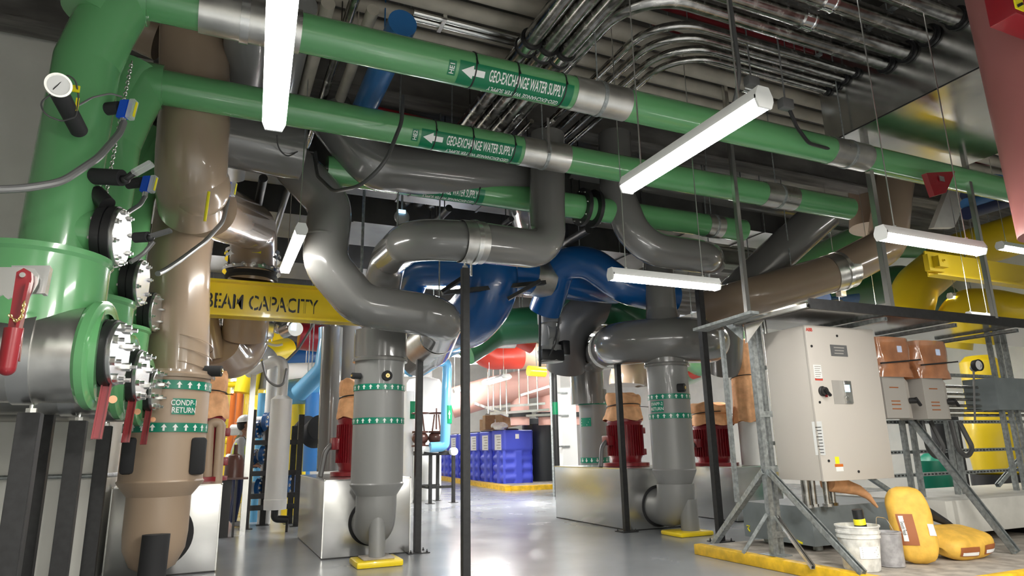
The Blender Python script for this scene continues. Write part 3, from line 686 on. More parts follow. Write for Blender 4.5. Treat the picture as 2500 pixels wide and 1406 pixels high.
for i, (px, py, lab) in enumerate(((76, 1008, 'nearest leaning-looking black post at the left edge, under the metal jacketed pipe'), (193, 1027, 'second black post from the left by the white wall'), (258, 1040, 'third black post from the left by the white wall'))):
    Yp = Y1-.12+i*DY; p = at(px, py, Y=Yp); post((p.x, Yp, 0), (p.x, Yp, p.z), .105, lab, grp='black posts by the left wall')
p = at(170, 990, Y=Y1+DY+.5); post((p.x-.12, Y1+DY+.4, 0), (p.x-.12, Y1+DY+.4, p.z), .1, 'black post half hidden behind the second one by the left wall', grp='black posts by the left wall')
# wall conduit
b = nb(); q0 = at(-60, 1168, Y=7.75); q1 = at(248, 1161, Y=7.8)
sweep(b, [q0, q1, (q1.x+.12, 8.1, q1.z), (q1.x+.16, 9, q1.z)], .022, 12, R=.08); w = solo('wall_conduit', b, 'strut', 'galvanised conduit running low across the left wall behind the black posts', 'conduit')
# ================================================================ control panel on the slotted frame
SX, SY = 5.29, 5.45
t = thing('equipment_rack', 'galvanised slotted steel frame carrying the control cabinets, standing on the yellow-edged pad', 'frame', (SX, SY, .1))
def fr(name, m, *segs, w=.041):
    b = nb()
    for s in segs: strutbar(b, s[0], s[1], w, hint=(s[2] if len(s) > 2 else None))
    return obj(name, b, m, t)
fr('post', 'strut', ((SX, SY, .1), (SX-.0, SY, 2.48), (1, 0, 0)), w=.062)
fr('post', 'strut', ((SX+.11, SY+.02, .1), (SX+.11, SY+.02, 2.45), (1, 0, 0)), w=.05)
fr('post', 'strut', ((SX-.1, SY+.35, .6), (SX-.1, SY+.35, 2.45), (1, 0, 0)), w=.041)
b = nb(); cyl(b, (SX+.2, SY, .95), (SX+.2, SY, 2.44), .024, seg=14); obj('conduit', b, 'strut_bright', t)
fr('hanger_strut', 'strut_bright', ((SX-.02, SY, 2.48), (SX-.02, SY, 6.04), (1, 0, 0)), w=.05)
fr('hanger_strut', 'strut_bright', ((6.41, 4.6, 2.54), (6.41, 4.6, 6.04), (0, 1, 0)), w=.06)
fr('hanger_strut', 'strut_bright', ((7.98, 4.5, 2.52), (7.98, 4.5, 6.04), (0, 1, 0)), w=.05)
fr('brace', 'strut', ((SX+.02, SY, .94), at(2108, 1400, Z=.12)), w=.055)
fr('brace', 'strut', ((SX-.02, SY, .92), at(1740, 1332, Z=.02)), w=.06)
fr('brace', 'strut_bright', ((SX+.06, SY-.02, .47), at(1985, 1385, Z=.11)), w=.04)
fr('brace', 'strut', ((SX-.04, SY, .5), at(1815, 1350, Z=.11)), w=.035)
fr('brace', 'strut', (at(2215, 1010, Y=5.3), at(2482, 1348, Z=.12)), w=.062)
fr('brace', 'strut', ((6.3, 5.5, 1.1), (7.25, 5.5, .6)), w=.045)
fr('brace', 'strut', (at(2490, 1120, Y=5.6), at(2435, 1185, Y=5.6)), w=.05)
b = nb()
bx(b, (SX-.12, SY-.12, .1), (SX+.12, SY+.12, .112)); obj('foot_plate', b, 'strut', t)
for z in (.94, .3, 1.5): b = nb(); bx(b, (SX-.04, SY-.04, z-.03), (SX+.2, SY-.03, z+.03)); obj('bracket', b, 'strut', t)
fr('rail', 'strut', ((SX, SY+.03, 2.0), (9.5, SY+.03, 2.0))); fr('rail', 'strut', ((SX, SY+.03, 1.2), (6.5, SY+.03, 1.2)))
for z in (1.415, 1.07, .81):
    r_ = fr('perforated_rail', 'strut', ((6.35, SY, z), (10.5, SY, z)))
    b = nb()
    for i in range(60): x = 6.4+i*.065; bx(b, (x, SY-.024, z-.008), (x+.035, SY-.0205, z+.008), .0)
    h = obj('slot_holes', b, 'black', r_)
for px, z1 in ((2188, 1.43), (2212, 1.43), (2300, 1.43), (2318, 1.43), (2433, 2.45), (2455, 2.45), (2472, 2.45)):
    p = at(px+45, 1235, Y=5.4) if px < 2400 else at(px+48, 1190, Y=5.4)
    fr('post', 'strut', ((p.x, 5.4, .56), (p.x, 5.4, z1), (1, 0, 0)), w=.05)
for px, pz in ((2260, .0), (2330, .0)):
    b = nb(); p = at(px, 1060, Y=5.3)
    sweep(b, [(p.x-.18, 5.2, 1.42), (p.x-.14, 5.2, 1.1), (p.x+.0, 5.2, .98), (p.x+.14, 5.2, 1.1), (p.x+.12, 5.3, 1.42)], .028, 10, R=.12); obj('cable', b, 'cable', t)
# canopy shelf
cp_ = thing('canopy_shelf', 'dark mirror-like metal shelf above the control cabinets', 'shelf', (6.5, 4.8, 2.46))
zc_ = 2.44
b = nb(); bx(b, (5.12, 4.5, zc_), (10.5, 5.5, zc_+.006)); bx(b, (5.12, 4.5, zc_), (10.5, 4.506, zc_+.09)); obj('sheet', b, 'canopy', cp_)
b = nb(); bx(b, (5.12, 4.48, zc_+.0), (10.5, 4.499, zc_+.1)); obj('front_edge', b, 'black_steel', cp_)
b = nb(); strutbar(b, (5.11, 4.5, zc_+.03), (5.11, 5.5, zc_+.03)); prism(b, [(5.15, 5.38, zc_), (5.15, 5.38, zc_-.2), (5.15, 5.12, zc_)], (.005, 0, 0)); prism(b, [(5.15, 5.4, zc_-.2), (5.35, 5.4, zc_), (5.15, 5.4, zc_)], (0, .005, 0)); obj('side_bracket', b, 'strut_bright', cp_)
b = nb(); q1, q2 = at(1692, 808, Z=2.44), at(1832, 765, Z=2.5); prism(b, [q1, q2, q2+V((.12, 0, 0)), q1+V((.2, 0, 0))], (0, 0, .03))
prism(b, [at(1772, 795, X=5.2), at(1812, 785, X=5.2), at(1812, 830, X=5.2)], (.01, 0, 0)); obj('outrigger_arm', b, 'strut', cp_)
for x in (6.2, 7.3, 8.4): 
    b = nb(); strutbar(b, (x, 4.52, zc_-.03), (x, 5.48, zc_-.03)); obj('cross_rail', b, 'strut', cp_)
# main cabinet
pc = thing('drive_cabinet', 'large beige drive cabinet with a small blue screen and black rotary switch', 'cabinet', (5.93, 5.15, .84))
CX0, CX1, CY0, CY1, CZ0, CZ1 = 5.43, 6.42, 4.85, 5.42, .836, 2.36
b = nb(); bx(b, (CX0, CY0+.03, CZ0), (CX1, CY1, CZ1), .004); obj('body', b, 'panel', pc)
b = nb(); bx(b, (CX0-.004, CY0, CZ0-.004), (CX1+.004, CY0+.028, CZ1+.004), .004); door = obj('door', b, 'panel', pc)
def onf(px, py, Y=CY0-.001): return at(px, py, Y=Y)
def frect(par, name, m, p0, p1, th=.004, Y=CY0, bev=0):
    a_, c_ = onf(*p0), onf(*p1); b = nb(); bx(b, (min(a_.x, c_.x), Y-th, min(a_.z, c_.z)), (max(a_.x, c_.x), Y, max(a_.z, c_.z)), bev); return obj(name, b, m, par)
for k, (px, py) in enumerate(((1981, 845), (2043, 820), (2001, 982), (2023, 1125), (2096, 1151))):
    p = onf(px, py); b = nb(); cyl(b, p+V((0, -.006, 0)), p, .013, seg=16); obj('door_lock', b, 'black', door)
npl = frect(door, 'name_plate', 'plate_gray', (2026, 841), (2070, 871))
b = nb(); c_ = onf(2048, 856)
for i in range(3): rect(b, flat(c_+V((0, -.006, .03-i*.03)), (1, 0, 0), (0, 0, 1)), -.075+.008*(i == 1), .075-.01*i, -.006, .006)
obj('print_lines', b, 'panel_dark', npl, smooth=False)
sc = frect(door, 'drive_keypad', 'zinc', (2056, 930), (2081, 985), .02, bev=.003)
p = onf(2069, 948, CY0-.021); b = nb(); bx(b, (p.x-.033, CY0-.023, p.z-.035), (p.x+.033, CY0-.0205, p.z+.035)); obj('screen', b, 'screen', sc)
b = nb(); p = onf(2069, 973, CY0-.021); cyl(b, (p.x, CY0-.026, p.z), (p.x, CY0-.02, p.z), .022, seg=20)
for i in (-1, 1): bx(b, (p.x+i*.024-.006, CY0-.024, p.z+.02), (p.x+i*.024+.006, CY0-.02, p.z+.032))
obj('buttons', b, 'chrome', sc)
frect(door, 'keypad_frame', 'panel_dark', (2030, 928), (2083, 987), .002)
p = onf(2007, 955); b = nb(); lathe(b, (p.x, CY0, p.z), (0, -1, 0), [(0, .05), (.015, .05), (.02, .038), (.05, .038), (.05, 0)], 28); sw = obj('rotary_switch', b, 'black', door)
b = nb(); bar(b, (p.x-.03, CY0-.06, p.z+.02), (p.x+.045, CY0-.06, p.z-.05), .03, .028, bev=.006); obj('switch_handle', b, 'black', sw)
b = nb(); bx(b, (p.x+.02, CY0-.02, p.z-.06), (p.x+.05, CY0-.016, p.z-.03)); obj('red_ring', b, 'red', sw)
w_ = frect(door, 'warning_sticker', 'white', (1985, 890), (2008, 923), .0015)
b = nb(); p = onf(1996, 895)
for i in range(7): bx(b, (p.x-.045, CY0-.0025, p.z-.02*i-.003), (p.x+.04-.01*(i % 3), CY0-.0015, p.z-.02*i+.004))
obj('print_lines', b, 'panel_dark', w_)
frect(w_, 'red_strip', 'red_bright', (1990, 923), (2009, 929), .002)
w_ = frect(door, 'yellow_sticker', 'can_yellow', (2038, 1115), (2050, 1132), .0015); frect(w_, 'orange_strip', 'orange_lever', (2038, 1133), (2059, 1139), .0015); frect(w_, 'white_strip', 'white', (2041, 1140), (2060, 1150), .0015)
b = nb(); text(b, 'ABB', flat(onf(1975, 805)+V((0, -.002, 0)), (1, 0, 0), (0, 0, 1)), .035, 1, .03); obj('logo_lettering', b, 'red_bright', door, smooth=False)
b = nb(); p = at(2000, 1080, X=CX0-.001); patch(b, flat((CX0-.002, p.y, p.z), (0, -1, 0), (0, 0, 1)), -.06, .06, -.12, .2, 1, 1); st = obj('side_sticker', b, 'white', pc)
b = nb()
for i in range(9): bx(b, (CX0-.004, p.y-.045, p.z-.1+i*.03), (CX0-.0025, p.y+.01*(i % 3), p.z-.092+i*.03))
obj('print_lines', b, 'plate_gray', st)
for i in range(4):
    b = nb(); x = 5.55+i*.14; cyl(b, (x, 5.2+.05*(i % 2), .56), (x, 5.2+.05*(i % 2), .84), .04 if i < 2 else .03, seg=16); cyl(b, (x, 5.2+.05*(i % 2), .56), (x, 5.2+.05*(i % 2), .59), .05, seg=8); obj('conduit_stub', b, 'conduit', pc)
# two smaller drives
def small_drive(x0, x1, zb, zt, zm, y0, label, wl):
    d_ = thing('drive_unit', label, 'drive', ((x0+x1)/2, y0+.2, zb), 'small drives right of the beige cabinet')
    b = nb(); bx(b, (x0+.04, y0+.01, zm), (x1-.04, y0+.3, zt), .03); obj('drive_body', b, 'panel_dark', d_)
    b = nb(); prism(b, [(x0, y0-.02, zb), (x1-.14, y0-.02, zb), (x1-.14, y0-.02, zm-.02), (x1-.22, y0-.02, zm+.05), (x0, y0-.02, zm)], (0, .34, 0)); obj('connection_box', b, 'panel_dark', d_)
    b = nb(); prism(b, [(x1-.15, y0-.02, zb), (x1+.02, y0+.06, zb), (x1+.02, y0+.06, zm-.06), (x1-.15, y0-.02, zm-.02)], (0, .26, 0)); obj('switch_box', b, 'panel', d_)
    b = nb(); p = V((x1-.05, y0+.02, (zb+zm)/2-.04)); cyl(b, p, p+V((.03, -.07, 0)), .032, seg=16); bar(b, p+V((.0, -.07, .03)), p+V((.06, -.08, -.06)), .03, .03, bev=.005); obj('rotary_switch', b, 'black', d_)
    b = nb()
    for i, zz in enumerate((.7, .38, .3, .2)): z = zb+(zm-zb)*zz; bx(b, (x0+.1, y0-.023, z), (x0+.24, y0-.02, z+.012))
    obj('warning_stickers', b, 'sack_brown', d_)
    b = nb(); bx(b, (x1-.24, y0-.035, zt-.3), (x1-.1, y0+.012, zt-.02), .01); k = obj('keypad', b, 'panel_dark', d_)
    b = nb(); bx(b, (x1-.2, y0-.04, zt-.12), (x1-.13, y0-.036, zt-.05)); obj('screen', b, 'screen', k)
    w_ = thing('protective_wrap', wl, 'cover', ((x0+x1)/2, y0+.1, zm), 'translucent wraps on the small drives')
    b = nb(); n = 40; R = []
    for k_ in range(9):
        z = zm-.02+(zt+.06-zm)*k_/8; ring_ = []
        for i in range(n):
            a = 2*PI*i/n; ca, sa = math.cos(a), math.sin(a); e = .35
            rx = (x1-x0)/2+.035+.012*math.sin(a*5+k_*.8)-(.02 if k_ == 2 else 0); ry = .2+.01*math.sin(a*4+k_)
            ring_.append(b.verts.new(((x0+x1)/2+rx*math.copysign(abs(ca)**e, ca), y0+.14+ry*math.copysign(abs(sa)**.6, sa), z)))
        R.append(ring_)
    for A, B in zip(R, R[1:]):
        for i in range(n): b.faces.new((A[i], A[(i+1) % n], B[(i+1) % n], B[i]))
    o = obj('film', b, 'plastic_film', w_, ang=1.2)
    b = nb(); z = zm+.12; bar(b, (x0-.05, y0-.075, z), (x1+.1, y0-.075, z+.06), .016, .016); obj('tie_cord', b, 'black', w_)
FILM = MT['plastic_film'].node_tree.nodes['Principled BSDF']; FILM.inputs['Alpha'].default_value = .86
MT['plastic_film'].node_tree.nodes['Principled BSDF'].inputs['Roughness'].default_value = .15
small_drive(6.62, 7.12, 1.44, 2.28, 1.9, 5.0, 'small grey drive directly right of the beige cabinet', 'orange film wrap on the drive directly right of the beige cabinet')
small_drive(7.27, 7.77, 1.43, 2.27, 1.9, 5.0, 'small grey drive second from the beige cabinet', 'orange film wrap on the second small drive')
for i, z in enumerate((1.5, 1.56, 1.62, 1.7, 1.77, 1.86)):
    b = nb(); y = 5.52; cyl(b, (6.5, y, z), (11.5, y, z), .019, seg=12); solo('horizontal_conduit', b, 'conduit', ['lowest', 'second lowest', 'third lowest', 'third highest', 'second highest', 'highest'][i]+' of the six horizontal conduits passing behind the small drives', 'conduit', 'stacked conduits behind the small drives')
b = nb(); bx(b, at(2440, 1000, Y=5.3), at(2520, 935, Y=5.7), .0)
t_ = solo('junction_trough', b, 'base_gray', 'grey metal wiring box at the right edge beside the stacked conduits', 'box')
b = nb(); a = at(2478, 1400, X=0.0, Y=6) if False else None; b.free()
# gauge on stand
gp = at(2385, 892, Y=5.3); t = thing('pressure_gauge', 'round black-rimmed pressure gauge before the yellow vessel', 'gauge', gp)
b = nb(); lathe(b, gp, (-.15, -1, 0), [(-.03, 0), (-.03, .07), (.03, .075), (.035, .075), (.035, .062), (.02, .062), (.02, 0)], 32); obj('case', b, 'black', t)
b = nb(); lathe(b, gp, (-.15, -1, 0), [(.021, 0), (.021, .06), (.024, .06), (.024, 0)], 32); obj('dial', b, 'gauge_face', t)
b = nb(); cyl(b, gp, gp+V((.1, .1, -.02)), .05, seg=16); cyl(b, gp+V((.0, .05, -.05)), (gp.x, gp.y+.15, 1.4), .012, seg=8); obj('siphon', b, 'flex', t)
# loose insulation under cabinet
b = nb(); n0_ = [at(x, y, Y=5.2) for x, y in ((2020, 1176), (2060, 1186), (2095, 1196), (2120, 1212), (2142, 1238))]
sweep(b, n0_, .06, 12, rr=lambda q: .085*(1-q)+.012); solo('insulation_scrap', b, 'wrap', 'torn scrap of orange insulation hanging under the beige cabinet', 'insulation')
# big orange wrap behind the frame
q_ = at(1812, 925, Y=9.0)
w_ = insulation_wrap((q_.x, 9.0, 0), .19, at(1812, 1030, Y=9).z, at(1812, 832, Y=9).z-at(1812, 1030, Y=9).z, 'tall orange wrap seen just left of the slotted frame', .3)
b = nb(); cyl(b, (q_.x+.02, 9.0, at(1812, 1030, Y=9).z), (q_.x+.02, 9.0, .85), .16, seg=24); solo('blue_gray_motor_stand', b, 'white', 'white pump head under the tall orange wrap left of the slotted frame', 'pump')
# ---- bases on the pad
t = thing('concrete_base', 'dark grey painted concrete block under the beige cabinet', 'base', (6.6, 5.9, .1))
b = nb(); prism(b, [(5.76, 5.36, .16), (7.2, 5.36, .16), (7.2, 5.36, .545), (5.76, 5.36, .545)], (0, 1.0, 0)); obj('block', b, 'base_gray', t)
for i, (x, y) in enumerate(((5.95, 5.5), (6.5, 5.5), (5.95, 6.2), (7, 5.5))):
    b = nb(); cyl(b, (x, y, .1), (x, y, .162), .05, seg=16); obj('isolator_foot', b, 'strut', t)
b = nb(); q = at(1828, 1290, X=5.757); sweep(b, [q+V((-.004, .02, .03)), q+V((-.004, -.02, .03)), q+V((-.004, .01, 0)), q+V((-.004, -.02, -.03))], .008, 6); q = at(1952, 1325, X=5.757); sweep(b, [q+V((-.004, .04, .02)), q+V((-.004, -.04, .0))], .012, 6); obj('paint_mark', b, 'can_yellow', t)
t = thing('concrete_base', 'long pale concrete block at lower right behind the yellow sacks', 'base', (9.2, 5.6, .1))
b = nb(); bx(b, (7.21, 4.9, .22), (12.0, 6.3, .565), .01); obj('block', b, 'base_white', t)
for x in (7.4, 9, 10.5):
    b = nb(); bx(b, (x, 4.98, .1), (x+.12, 6.2, .221)); obj('isolator_foot', b, 'black', t)
b = nb(); p = at(1960, 1376, Z=.1); cyl(b, p, p+V((0, 0, .07)), .06, seg=18); cyl(b, p+V((.3, .2, .0)), p+V((.3, .2, .07)), .05, seg=18); b.free()
# bucket, can, spray can, sacks
p = V((5.37, 4.5, .1)); t = thing('plastic_bucket', 'white plastic bucket with dried plaster standing on the pad', 'bucket', p)
b = nb(); lathe(b, p, (0, 0, 1), [(0, 0), (0, .145), (.01, .15), (.27, .17), (.272, .18), (.29, .18), (.292, .172), (.31, .173), (.312, .182), (.33, .182), (.332, .174), (.362, .176), (.364, .186), (.376, .186), (.376, .17), (.03, .145), (.03, 0)], 44); obj('pail', b, 'bucket_white', t)
b = nb(); bx(b, (0, 0, 0), (0.001, .001, .001)); b.free(); b = nb(); fn = wrapfn(p+V((0, 0, .16)), (0, 0, 1), (-.3, -1, 0), .1655, True); patch(b, fn, -.1, .1, -.05, .05, 8, 2)
l_ = obj('printed_label', b, 'paper', t); fn = wrapfn(p+V((0, 0, .16)), (0, 0, 1), (-.3, -1, 0), .167, True); b = nb()
for i in range(5): rect(b, fn, -.08, .07-.02*(i % 3), .035-i*.018, .042-i*.018)
obj('print_lines', b, 'panel_dark', l_)
q = p+V((.06, -.02, .06)); t = thing('sealant_bottle', 'yellow sealant bottle with black cap standing in the white bucket', 'bottle', q)
tl = V((-.12, 0, 1)).normalized()
b = nb(); lathe(b, q, tl, [(0, 0), (0, .05), (.36, .05), (.37, .045), (.37, 0)], 24); obj('bottle_body', b, 'can_yellow', t)
b = nb(); lathe(b, q+tl*.37, tl, [(0, 0), (0, .045), (.08, .045), (.08, 0)], 24); obj('cap', b, 'black', t)
b = nb(); lathe(b, q+tl*.27, tl, [(0, .0505), (0, .052), (.05, .052), (.05, .0505)], 24); obj('printed_label', b, 'black', t)
p = V((5.745, 4.5, .1)); t = thing('metal_paint_can', 'dented grey metal can with wire handle beside the white bucket', 'can', p)
b = nb(); lathe(b, p, (0, 0, 1), [(0, 0), (0, .113), (.006, .118), (.01, .113), (.28, .113), (.285, .118), (.295, .118), (.295, .1), (.27, .1), (.27, 0)], 40); obj('can_body', b, 'can_gray', t)
b = nb(); sweep(b, [p+V((-.114, 0, .24)), p+V((-.13, 0, .34)), p+V((-.05, .05, .42)), p+V((.08, .05, .4)), p+V((.114, 0, .26))], .003, 6, R=.05); obj('wire_handle', b, 'zinc', t)
def sack(c, ax, ay, az, sx, sy, sz, label):
    """bag with two flat faces and pinched ends"""
    c = V(c); t = thing('cement_sack', label, 'sack', (c.x, c.y, .1), 'yellow cement sacks on the pad')
    ax, ay, az = V(ax).normalized(), V(ay).normalized(), V(az).normalized(); b = nb(); nu, nv = 24, 28; G = []
    def pt(i, j):
        v = -1+2*j/nv; a = 2*PI*i/nu; ca, sa = math.cos(a), math.sin(a)
        w = (1-abs(v)**6)**.5 if abs(v) < 1 else 0; w = max(w, .0); pin = .82+.18*(1-abs(v)**3)
        x = sx*math.copysign(abs(ca)**.42, ca)*(.35+.65*w)*pin; y = sy*math.copysign(abs(sa)**.8, sa)*w*(1+.07*math.sin(5*v+a*2))
        wr = 1+.02*math.sin(9*v+3*a)
        return c+ax*x*wr+ay*y+az*v*sz
    for j in range(nv+1): G.append([b.verts.new(pt(i, j)) for i in range(nu)])
    for A, B in zip(G, G[1:]):
        for i in range(nu): b.faces.new((A[i], A[(i+1) % nu], B[(i+1) % nu], B[i]))
    b.faces.new(G[0][::-1]); b.faces.new(G[-1]); obj('bag', b, 'sack', t, ang=1.3)
    def q(u, v, off=.004, a0=-PI/2):   # point on the broad face towards -ay
        a = a0+u; ca, sa = math.cos(a), math.sin(a); w = (1-abs(v)**6)**.5; pin = .82+.18*(1-abs(v)**3)
        x = sx*math.copysign(abs(ca)**.42, ca)*(.35+.65*w)*pin; y = sy*math.copysign(abs(sa)**.8, sa)*w*(1+.07*math.sin(5*v+a*2))
        return c+ax*x*(1+.02*math.sin(9*v+3*a))+ay*y+(ax*math.cos(a0)+ay*math.sin(a0))*off+az*v*sz
    return t, q
ct = V((6.03, 4.42, .1))
t, q = sack(ct+V((.02, .05, .34)), (.75, -.65, 0), (.6, .72, -.14), (.06, .16, 1), .18, .11, .34, 'yellow cement sack standing upright beside the grey can')
b = nb(); patch(b, lambda u, v: q(u, v, .006), -.55, .0, -.55, .25, 8, 10); l_ = obj('printed_panel', b, 'sack_brown', t)
b = nb(); patch(b, lambda u, v: q(u, v, .009), -.4, -.16, -.45, .2, 4, 8); k_ = obj('white_panel', b, 'white', l_)
b = nb(); text(b, 'Smooth Finish', lambda u, v: q(-.28+v*4, -.12-u*1.35, .012), .055, .6, .01); obj('lettering', b, 'black', k_, smooth=False)
b = nb(); patch(b, lambda u, v: q(u, v, .006), .25, .9, -.3, .0, 6, 6); obj('pale_panel', b, 'paper', t)
ct = V((6.72, 4.45, .1))
t, q = sack(ct+V((-.02, .06, .14)), (-.1, .95, .25), (.05, -.22, 1), (1, .02, .04), .23, .11, .33, 'yellow cement sack lying flat under the long diagonal brace')
b = nb(); patch(b, lambda u, v: q(u, v, .006, PI), -.35, .3, -.8, -.15, 8, 8); l_ = obj('printed_panel', b, 'sack_brown', t)
b = nb(); patch(b, lambda u, v: q(u, v, .009, PI), .0, .22, -.75, -.2, 4, 8); obj('white_panel', b, 'white', l_)
b = nb(); patch(b, lambda u, v: q(u, v, .006, PI), -.3, .3, .15, .8, 8, 8); l_ = obj('printed_panel', b, 'sack_brown', t)
b = nb(); patch(b, lambda u, v: q(u, v, .009, PI), .0, .2, .2, .75, 4, 8); obj('pale_panel', b, 'paper', l_)
b = nb(); sweep(b, [at(2262, 1250, Y=4.75), at(2310, 1275, Y=4.7), at(2350, 1300, Y=4.62)], .035, 8, rr=lambda q: .05*(1-q)+.01); solo('wooden_handle', b, 'black_steel', 'dark tapered bar leaning between the two yellow sacks', 'tool')
# ================================================================ pull box overhead at right
t = thing('pull_box', 'large sheet metal pull box overhead with conduits entering its side', 'duct', (7.2, 4.0, 4.5))
b = nb(); prism(b, [(6.16, 4.89, 4.5), (6.16, 3.1, 4.5), (7.6, 2.7, 4.5), (8.3, 4.15, 4.5), (8.3, 5.0, 4.5)][:0] or [(6.16, 3.08, 4.5), (8.3, 3.08, 4.5), (8.3, 5.0, 4.5), (6.16, 4.89, 4.5)], (0, 0, 1.2)); obj('box', b, 'duct', t)
b = nb(); bar(b, (6.158, 3.08, 4.5), (6.158, 4.89, 4.5), .008, .012); obj('seam', b, 'black', t)
# conduits entering the box
ends = [((2340, 45), .085, 0), ((2270, 88), .085, 0), ((2215, 128), .085, 0), ((2165, 156), .075, 1), ((2090, 178), .042, 1), ((2064, 194), .042, 1), ((2042, 209), .04, 1), ((2020, 223), .038, 1)]
nm = ['thick straight conduit, nearest the photo top edge, entering the pull box', 'second thick straight conduit entering the pull box', 'third thick straight conduit entering the pull box', 'thick conduit curving into the pull box, outermost of the bent ones', 'thinner bent conduit next to the thick one, entering the pull box', 'third bent conduit entering the pull box', 'fourth bent conduit entering the pull box', 'innermost bent conduit entering the pull box']
for i, ((px, py), r, bent) in enumerate(ends):
    e = at(px, py, X=6.155); t = thing('metal_conduit', nm[i], 'conduit', e, 'metal conduits entering the pull box')
    b = nb(); z = e.z
    if not bent: pts = [e, (-.5, e.y, z)]
    else:
        j = i-3; xb = [3.05, 3.55, 3.72, 3.9, 4.05][j]; pts = [e, (xb, e.y, z), (xb, 8.8, z)]
    sweep(b, pts, r, 16, R=(.55 if i == 3 else .5), n=10); obj('tube', b, 'conduit', t)
    b = nb(); cyl(b, e-V((.03, 0, 0)), e-V((-.0, 0, 0)), r*1.35, seg=16); cyl(b, e-V((.05, 0, 0)), e-V((.03, 0, 0)), r*1.2, seg=8); obj('locknut', b, 'black', t)
    if i < 3:
        for x in (4.75, 2.2):
            b = nb(); ring(b, (x+.0, e.y, z), (1, 0, 0), .1, r, .01, 20); ring(b, (x-.06, e.y, z), (1, 0, 0), .02, r, .018, 20); ring(b, (x+.06, e.y, z), (1, 0, 0), .02, r, .018, 20); obj('coupling', b, 'chrome', t)
    b = nb(); bx(b, (5.55, e.y-r-.02, z+r), (5.59, e.y+r+.02, z+r+.03)); cyl(b, (5.57, e.y, z+r), (5.57, e.y, 6.05), .006, seg=6); obj('strap_hanger', b, 'strut', t)
# three large conduits running to the rear with couplings
for i, (px, py) in enumerate(((1290, 105), (1330, 122), (1372, 135))):
    e = at(px, py, Z=4.95); t = thing('large_conduit', ['left', 'middle', 'right'][i]+' one of the three thick conduits with chrome couplings above the labelled green pipe', 'conduit', e, 'three thick conduits with couplings')
    b = nb(); cyl(b, (e.x, 1.2, 4.95), (e.x, 9.5, 4.95), .088, seg=20); obj('tube', b, 'conduit', t)
    b = nb(); ring(b, e, (0, 1, 0), .12, .088, .012, 24); obj('coupling', b, 'chrome', t)
    for k in (-1, 1): b = nb(); ring(b, e+V((0, k*.07, 0)), (0, 1, 0), .025, .088, .024, 24); obj('coupling_ring', b, 'black', t)
    b = nb(); cyl(b, (e.x, 4.2, 5.0), (e.x, 4.2, 6.05), .006, seg=6); obj('hanger_rod', b, 'strut', t)
# cream insulated pipes
for i, py in enumerate((60, 112, 160, 200, 236, 264)):
    p = at(1650, py, Z=5.4); t = thing('insulated_pipe', 'cream insulated pipe high up, number %s of the parallel row counted from the camera' % ['one', 'two', 'three', 'four', 'five', 'six', 'seven'][i], 'pipe', (0, p.y, 5.4), 'cream insulated pipes under the ceiling')
    b = nb(); cyl(b, (-1.5, p.y, 5.4), (12.9, p.y, 5.4), [.06, .095, .08, .075, .07, .065][i], seg=20); obj('tube', b, 'cream', t)
    for x in (1.5, 4.2, 7.5, 10.5): b = nb(); cyl(b, (x, p.y, 5.4), (x, p.y, 6.05), .005, seg=6); obj('hanger_rod', b, 'strut', t)
p0 = at(1812, 213, Z=5.3); b = nb(); cyl(b, p0, p0+V((.32, 0, 0)), .055, seg=20); ring(b, p0+V((.16, 0, 0)), (1, 0, 0), .03, .055, .01); cyl(b, p0+V((.16, 0, .05)), (p0.x+.16, p0.y, 6.04), .006, seg=6); solo('pipe_shield', b, 'chrome', 'short shiny metal pipe shield on the cream pipe above the long strip light', 'pipe shield')
p0 = at(1010, 30, Z=5.3)
b = nb(); cyl(b, p0, p0+V((1.2, 0, 0)), .03, seg=14); cyl(b, p0+V((0, .09, 0)), p0+V((1.2, .09, 0)), .03, seg=14); bx(b, p0+V((.28, -.06, -.04)), p0+V((.32, .16, .06))); cyl(b, p0+V((.3, .05, .05)), (p0.x+.3, p0.y+.05, 6.04), .006, seg=6); solo('bright_conduit_pair', b, 'strut_bright', 'pair of bright conduits at the end of a cream pipe, top centre', 'conduit')
# red sprinkler lines
p0 = at(1575, 3, Z=5.7); b = nb(); cyl(b, p0, p0+V((4, 0, 0)), .035, seg=14); solo('sprinkler_pipe', b, 'red', 'dark red sprinkler pipe high under the ceiling, top centre right', 'pipe')
b = nb(); sweep(b, [at(1600, -20, Z=5.6), at(1560, 28, Z=5.6), at(1600, 62, Z=5.6), at(1800, 125, Z=5.6)], .02, 10, R=.15); solo('sprinkler_pipe', b, 'red', 'thin bent dark red pipe under the ceiling beside the curved conduits', 'pipe')
b = nb(); sweep(b, [at(900, 262, Z=5.3), at(1140, 318, Z=5.3)], .04, 12); solo('sprinkler_pipe', b, 'red', 'short run of red pipe visible between the two labelled green pipes', 'pipe')
# blue overhead pipe and other lengthwise pipes between the green ones
def ypipe(px, py, z, r, m, label, y0=None, y1=9, cat='pipe', name='overhead_pipe'):
    p = at(px, py, Z=z); b = nb(); cyl(b, (p.x, p.y-.1 if y0 is None else y0, z), (p.x, y1, z), r, seg=22)
    cyl(b, (p.x, p.y+.6, z), (p.x, p.y+.6, 6.04), .007, seg=6); return solo(name, b, m, label, cat, 'pipes running to the rear above the green pipes')
ypipe(976, 72, 4.75, .125, 'blue_mid', 'blue pipe running to the rear above the front green pipe')
ypipe(797, 25, 4.9, .06, 'cream', 'cream pipe with a capped end just right of the big strip light', y1=7)
ypipe(862, 10, 4.9, .045, 'conduit', 'thin metal pipe beside the cream capped pipe', y0=2, y1=8)
ypipe(905, 40, 4.9, .055, 'cream', 'second cream pipe with a white collar near the blue overhead pipe', y1=7)
ypipe(700, 180, 4.9, .14, 'gray_matte', 'wide grey pipe behind the top of the big strip light', y0=5.2)
